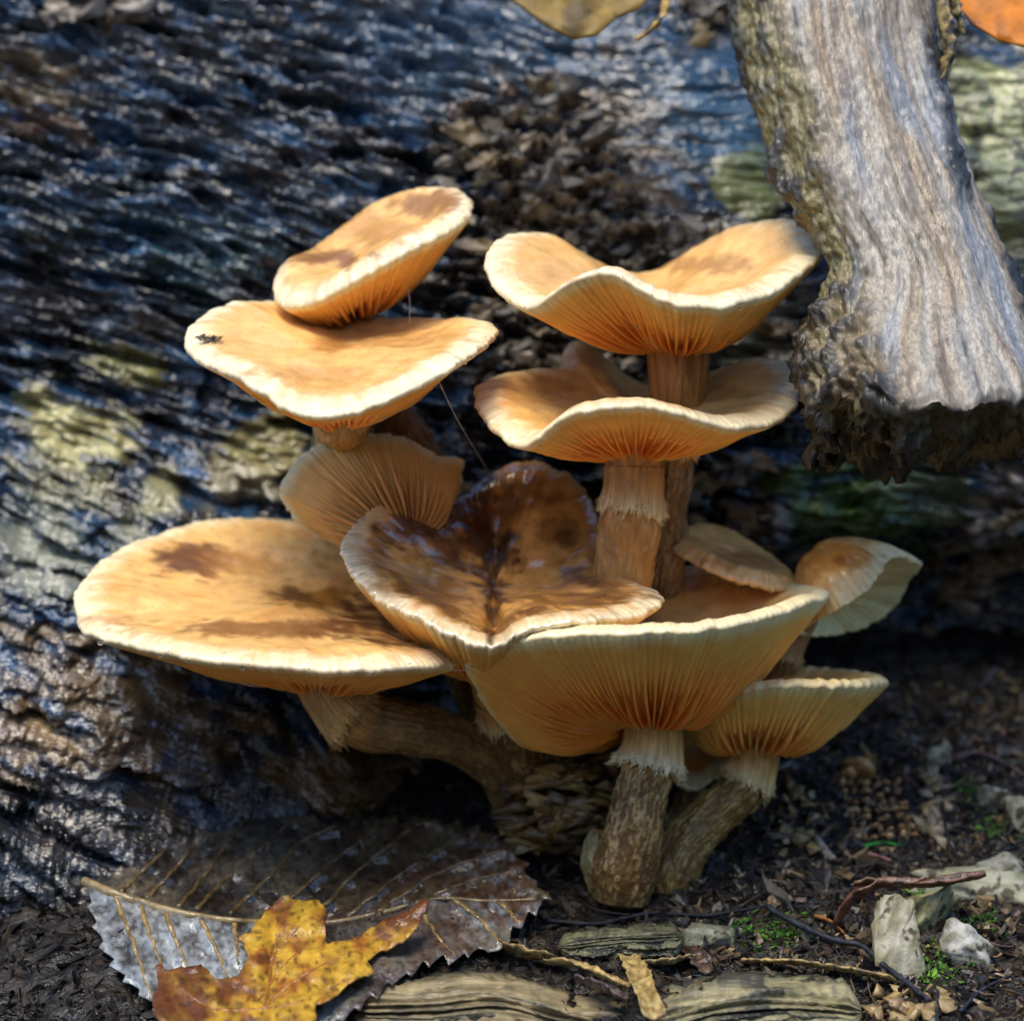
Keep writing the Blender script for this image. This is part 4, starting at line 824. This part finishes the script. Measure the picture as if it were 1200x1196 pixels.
plank('split tan old wood under the torn yellow bark strip', [(400, 1180, -190), (500, 1178, -200), (580, 1172, -208), (660, 1192, -212), (790, 1215, -215)], 60, 22, 9, [.24, .19, .10], [.10, .085, .05])
plank('thin mossy wood splinter lying in front of the scaly stems', [(655, 1108, -80), (720, 1100, -85), (800, 1096, -80)], 30, 9, 14, [.13, .13, .07], [.05, .05, .03])
# torn scraps of yellow bark
def scrap(label, pts, wd, c, c2, seed, curl=.5):
    g = [(x, y, gdepth(x, min(y, 1190)) - l_) for x, y, l_ in pts]
    flake('bark_scrap', g, wd, c, c2, None, seed, 2.5, curl, 'bark', label=label, cat='bark')
Y1, Y2 = [.52, .38, .14], [.26, .17, .06]
scrap('upright torn yellow bark strip in front of the split tan wood', [(735, 1122, 20), (745, 1140, 45), (755, 1165, 60), (768, 1195, 60)], [10, 14, 14, 12], Y1, Y2, 41)
scrap('yellow bark strip slanting down to the upright torn strip', [(640, 1130, 20), (672, 1132, 32), (705, 1145, 40), (735, 1158, 45)], [10, 10, 9, 7], Y1, Y2, 42)
scrap('crumpled brown bark scrap next to the big leaf tip', [(590, 1112, 20), (620, 1122, 30), (650, 1128, 26)], [13, 18, 12], [.34, .24, .09], [.12, .08, .03], 43)
scrap('purple-grey bark flake on the split tan wood', [(676, 1150, 40), (705, 1160, 46), (730, 1172, 48)], [10, 14, 8], [.12, .09, .085], [.05, .035, .035], 44)
scrap('ragged yellowish bark rim above the split greenish wood', [(870, 1128, 14), (920, 1130, 26), (985, 1138, 26), (1050, 1150, 22)], [7, 10, 10, 8], [.42, .29, .09], [.08, .06, .03], 45)
scrap('crumbly tan bark scrap behind the upright torn strip', [(745, 1132, 10), (780, 1130, 20), (812, 1124, 18)], [8, 11, 8], [.38, .29, .13], [.18, .12, .05], 46)
scrap('dark bark scrap leaning on the tan scrap beside the grey-green chip', [(805, 1112, 10), (820, 1128, 26), (828, 1142, 24)], [9, 12, 8], [.12, .07, .05], [.04, .025, .02], 47)
# fine litter nobody could count, and moss
def scatter(name, n, pos, smin, smax, cols, mat, elong=2.0, lift=.3):
    cube = np.array([[x, y, z] for x in (-1, 1) for y in (-1, 1) for z in (-1, 1)], float)
    cf = np.array([[0, 1, 3, 2], [4, 6, 7, 5], [0, 4, 5, 1], [2, 3, 7, 6], [0, 2, 6, 4], [1, 5, 7, 3]])
    X, D = pos(n); Z = ground_z(X, D); s = smin * (smax / smin) ** (rng.random(n) ** 1.8)
    Q = rng.normal(size=(n, 3, 3)); Q, _ = np.linalg.qr(Q)
    dim = np.stack([s * rng.uniform(1, elong, n), s * rng.uniform(.5, 1, n), s * rng.uniform(.15, .6, n)], -1)
    P = (cube[None] * rng.uniform(.15, 1.2, (n, 8, 3))) * dim[:, None]
    P = np.einsum('nij,nkj->nki', Q, P) + np.stack([X, D, Z + s * lift], -1)[:, None]
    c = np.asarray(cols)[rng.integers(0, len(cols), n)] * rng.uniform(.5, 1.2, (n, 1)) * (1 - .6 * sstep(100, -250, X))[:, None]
    V = WU(P[..., 0], P[..., 1], P[..., 2]).reshape(-1, 3); F = (cf[None] + 8 * np.arange(n)[:, None, None]).reshape(-1, 4)
    return link(name, mesh_np(name, V, F, np.repeat(c, 8, 0), smooth=False), M[mat], kind='stuff')
def visible(n):
    D = rng.uniform(-400, 470, n); return rng.uniform(-720, 720, n), D
def rightside(n):
    D = rng.uniform(-250, 430, n); return rng.uniform(190, 720, n), D
L_ = [[.015, .013, .012], [.03, .02, .014], [.05, .033, .02], [.014, .013, .014], [.10, .065, .035], [.02, .018, .02], [.012, .012, .013], [.16, .11, .055], [.24, .17, .08], [.12, .12, .09], [.20, .13, .10]]
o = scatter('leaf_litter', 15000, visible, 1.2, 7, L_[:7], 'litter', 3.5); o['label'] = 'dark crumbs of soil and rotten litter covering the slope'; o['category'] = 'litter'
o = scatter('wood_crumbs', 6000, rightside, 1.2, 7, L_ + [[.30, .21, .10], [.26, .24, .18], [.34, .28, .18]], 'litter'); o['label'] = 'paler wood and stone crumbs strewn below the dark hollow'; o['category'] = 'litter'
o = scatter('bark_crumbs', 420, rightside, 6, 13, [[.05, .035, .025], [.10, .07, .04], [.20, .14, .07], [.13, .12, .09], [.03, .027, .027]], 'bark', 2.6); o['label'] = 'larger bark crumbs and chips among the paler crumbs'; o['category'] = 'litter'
FV, FC, FFq, FFt, off = [], [], [], [], 0
for i in range(110):
    x, y = random.uniform(640, 1230), random.uniform(830, 1190); a = random.uniform(0, 6.28); pts = []
    for k in range(5):
        pts.append((x, y, gdepth(x, y) - random.uniform(6, 16))); a += random.uniform(-.7, .7); st_ = random.uniform(8, 20); x += st_ * math.cos(a); y += st_ * .6 * math.sin(a)
        if y > 1200 or y < 800: break
    if len(pts) < 3: continue
    q = catmull(pts, 22); V, F, _ = tube(q, random.uniform(.7, 1.7) * np.linspace(1, .5, 22), 5, cap=False)
    FV.append(V); FFq.append(F[0] + off); off += len(V); FC.append(np.broadcast_to(random.choice([[.03, .022, .02], [.07, .04, .03], [.02, .02, .025], [.14, .09, .06]]), V.shape))
o = link('fine_roots', mesh_np('fine_roots', W(np.concatenate(FV)), np.concatenate(FFq), np.concatenate(FC)), M['litter'], kind='stuff'); o['label'] = 'tangle of hair-thin dark roots over the litter slope'; o['category'] = 'roots'
def mossy(n):
    cs = [(1110, 1118), (1080, 1125), (1150, 1085), (930, 1085), (910, 1100), (1140, 930), (1085, 1050), (1160, 970), (1100, 1140), (880, 1090)]
    k = rng.integers(0, len(cs), n); px = np.array([c[0] for c in cs])[k] + rng.normal(0, 13, n); py = np.array([c[1] for c in cs])[k] + rng.normal(0, 9, n)
    D = np.array([gdepth(a, b) for a, b in zip(px, py)]) - 6; return (px - 600) * (DIST + D) / DIST, D
o = scatter('moss', 900, mossy, 1.2, 3.4, [[.05, .16, .015], [.09, .22, .02], [.03, .09, .012], [.12, .26, .03]], 'moss', 2.5, 1.6); o['label'] = 'bright green moss sprigs among the pale stones'; o['category'] = 'moss'

# ------------------------------------------------------------------ water drops and spider threads
bm = bmesh.new(); bmesh.ops.create_icosphere(bm, subdivisions=3, radius=1.0)
for v in bm.verts: v.co.z = v.co.z * (1.0 if v.co.z < 0 else .85)
drop = bpy.data.meshes.new('water_drop'); bm.to_mesh(drop); bm.free(); drop.materials.append(M['water'])
for p in drop.polygons: p.use_smooth = True
for (x, y, d, r, lab) in [(839, 371, -160, 5.2, 'big clear drop on the gills of the high funnel mushroom'), (813, 362, -203, 2.4, None), (868, 362, -178, 2.2, None), (745, 343, -203, 2.0, None), (690, 328, -178, 2.2, None), (390, 492, -232, 4.0, 'round drop hanging under the wide cream-edged cap'), (497, 453, -206, 2.2, None), (118, 752, -125, 4.0, 'drop hanging from the rim of the largest flat cap'), (187, 768, -178, 3.0, None), (222, 775, -195, 2.2, None), (284, 783, -215, 2.8, None), (545, 425, -148, 2.2, None), (866, 506, -140, 2.6, None), (995, 655, 30, 5.0, 'drop sitting on the rolled orange cap'), (633, 523, -150, 2.2, None)]:
    o = link('water_drop', drop, None, None, lab or 'tiny clear drop hanging from a mushroom rim', 'water drop', None if lab else 'tiny drops along the rims')
    o.location = Vector(W((x, y, d))); o.scale = (r * K,) * 3
for lab, pts in [('spider thread hanging beside the steeply tilted cap', [(478, 338, 20), (480, 352, 20), (480, 378, 20)]), ('beaded spider thread running down to the glossy dark cap', [(513, 444, -190), (535, 490, -60), (572, 552, 100)]), ('spider thread under the largest flat cap', [(430, 792, -120), (480, 786, -120), (548, 785, -120)])]:
    q = catmull(pts, 40); V, F, _ = tube(q, .32, 5)
    t_ = thing('spider_thread', lab, 'spider thread'); link('silk', mesh_np('silk', W(V), F, np.broadcast_to([.7, .7, .7], V.shape)), M['stem'], t_)
    for k in range(4, 38, 6):
        o = link('bead', drop, None, t_); o.location = Vector(W(q[k])); o.scale = (.9 * K,) * 3
# soil crumbs stuck on the wide cap's rim
for i in range(7):
    put(random.choice(protos), 'soil_crumb', 232 + i * 4.2 + random.uniform(-2, 2), 398 + random.uniform(-3, 3), -74 + random.uniform(-6, 6), (random.uniform(2, 4),) * 3, (i, i * 2, 0), None, label='dark soil crumb sticking to the wide cream-edged cap', cat='soil crumb', group='crumbs on the wide cap')
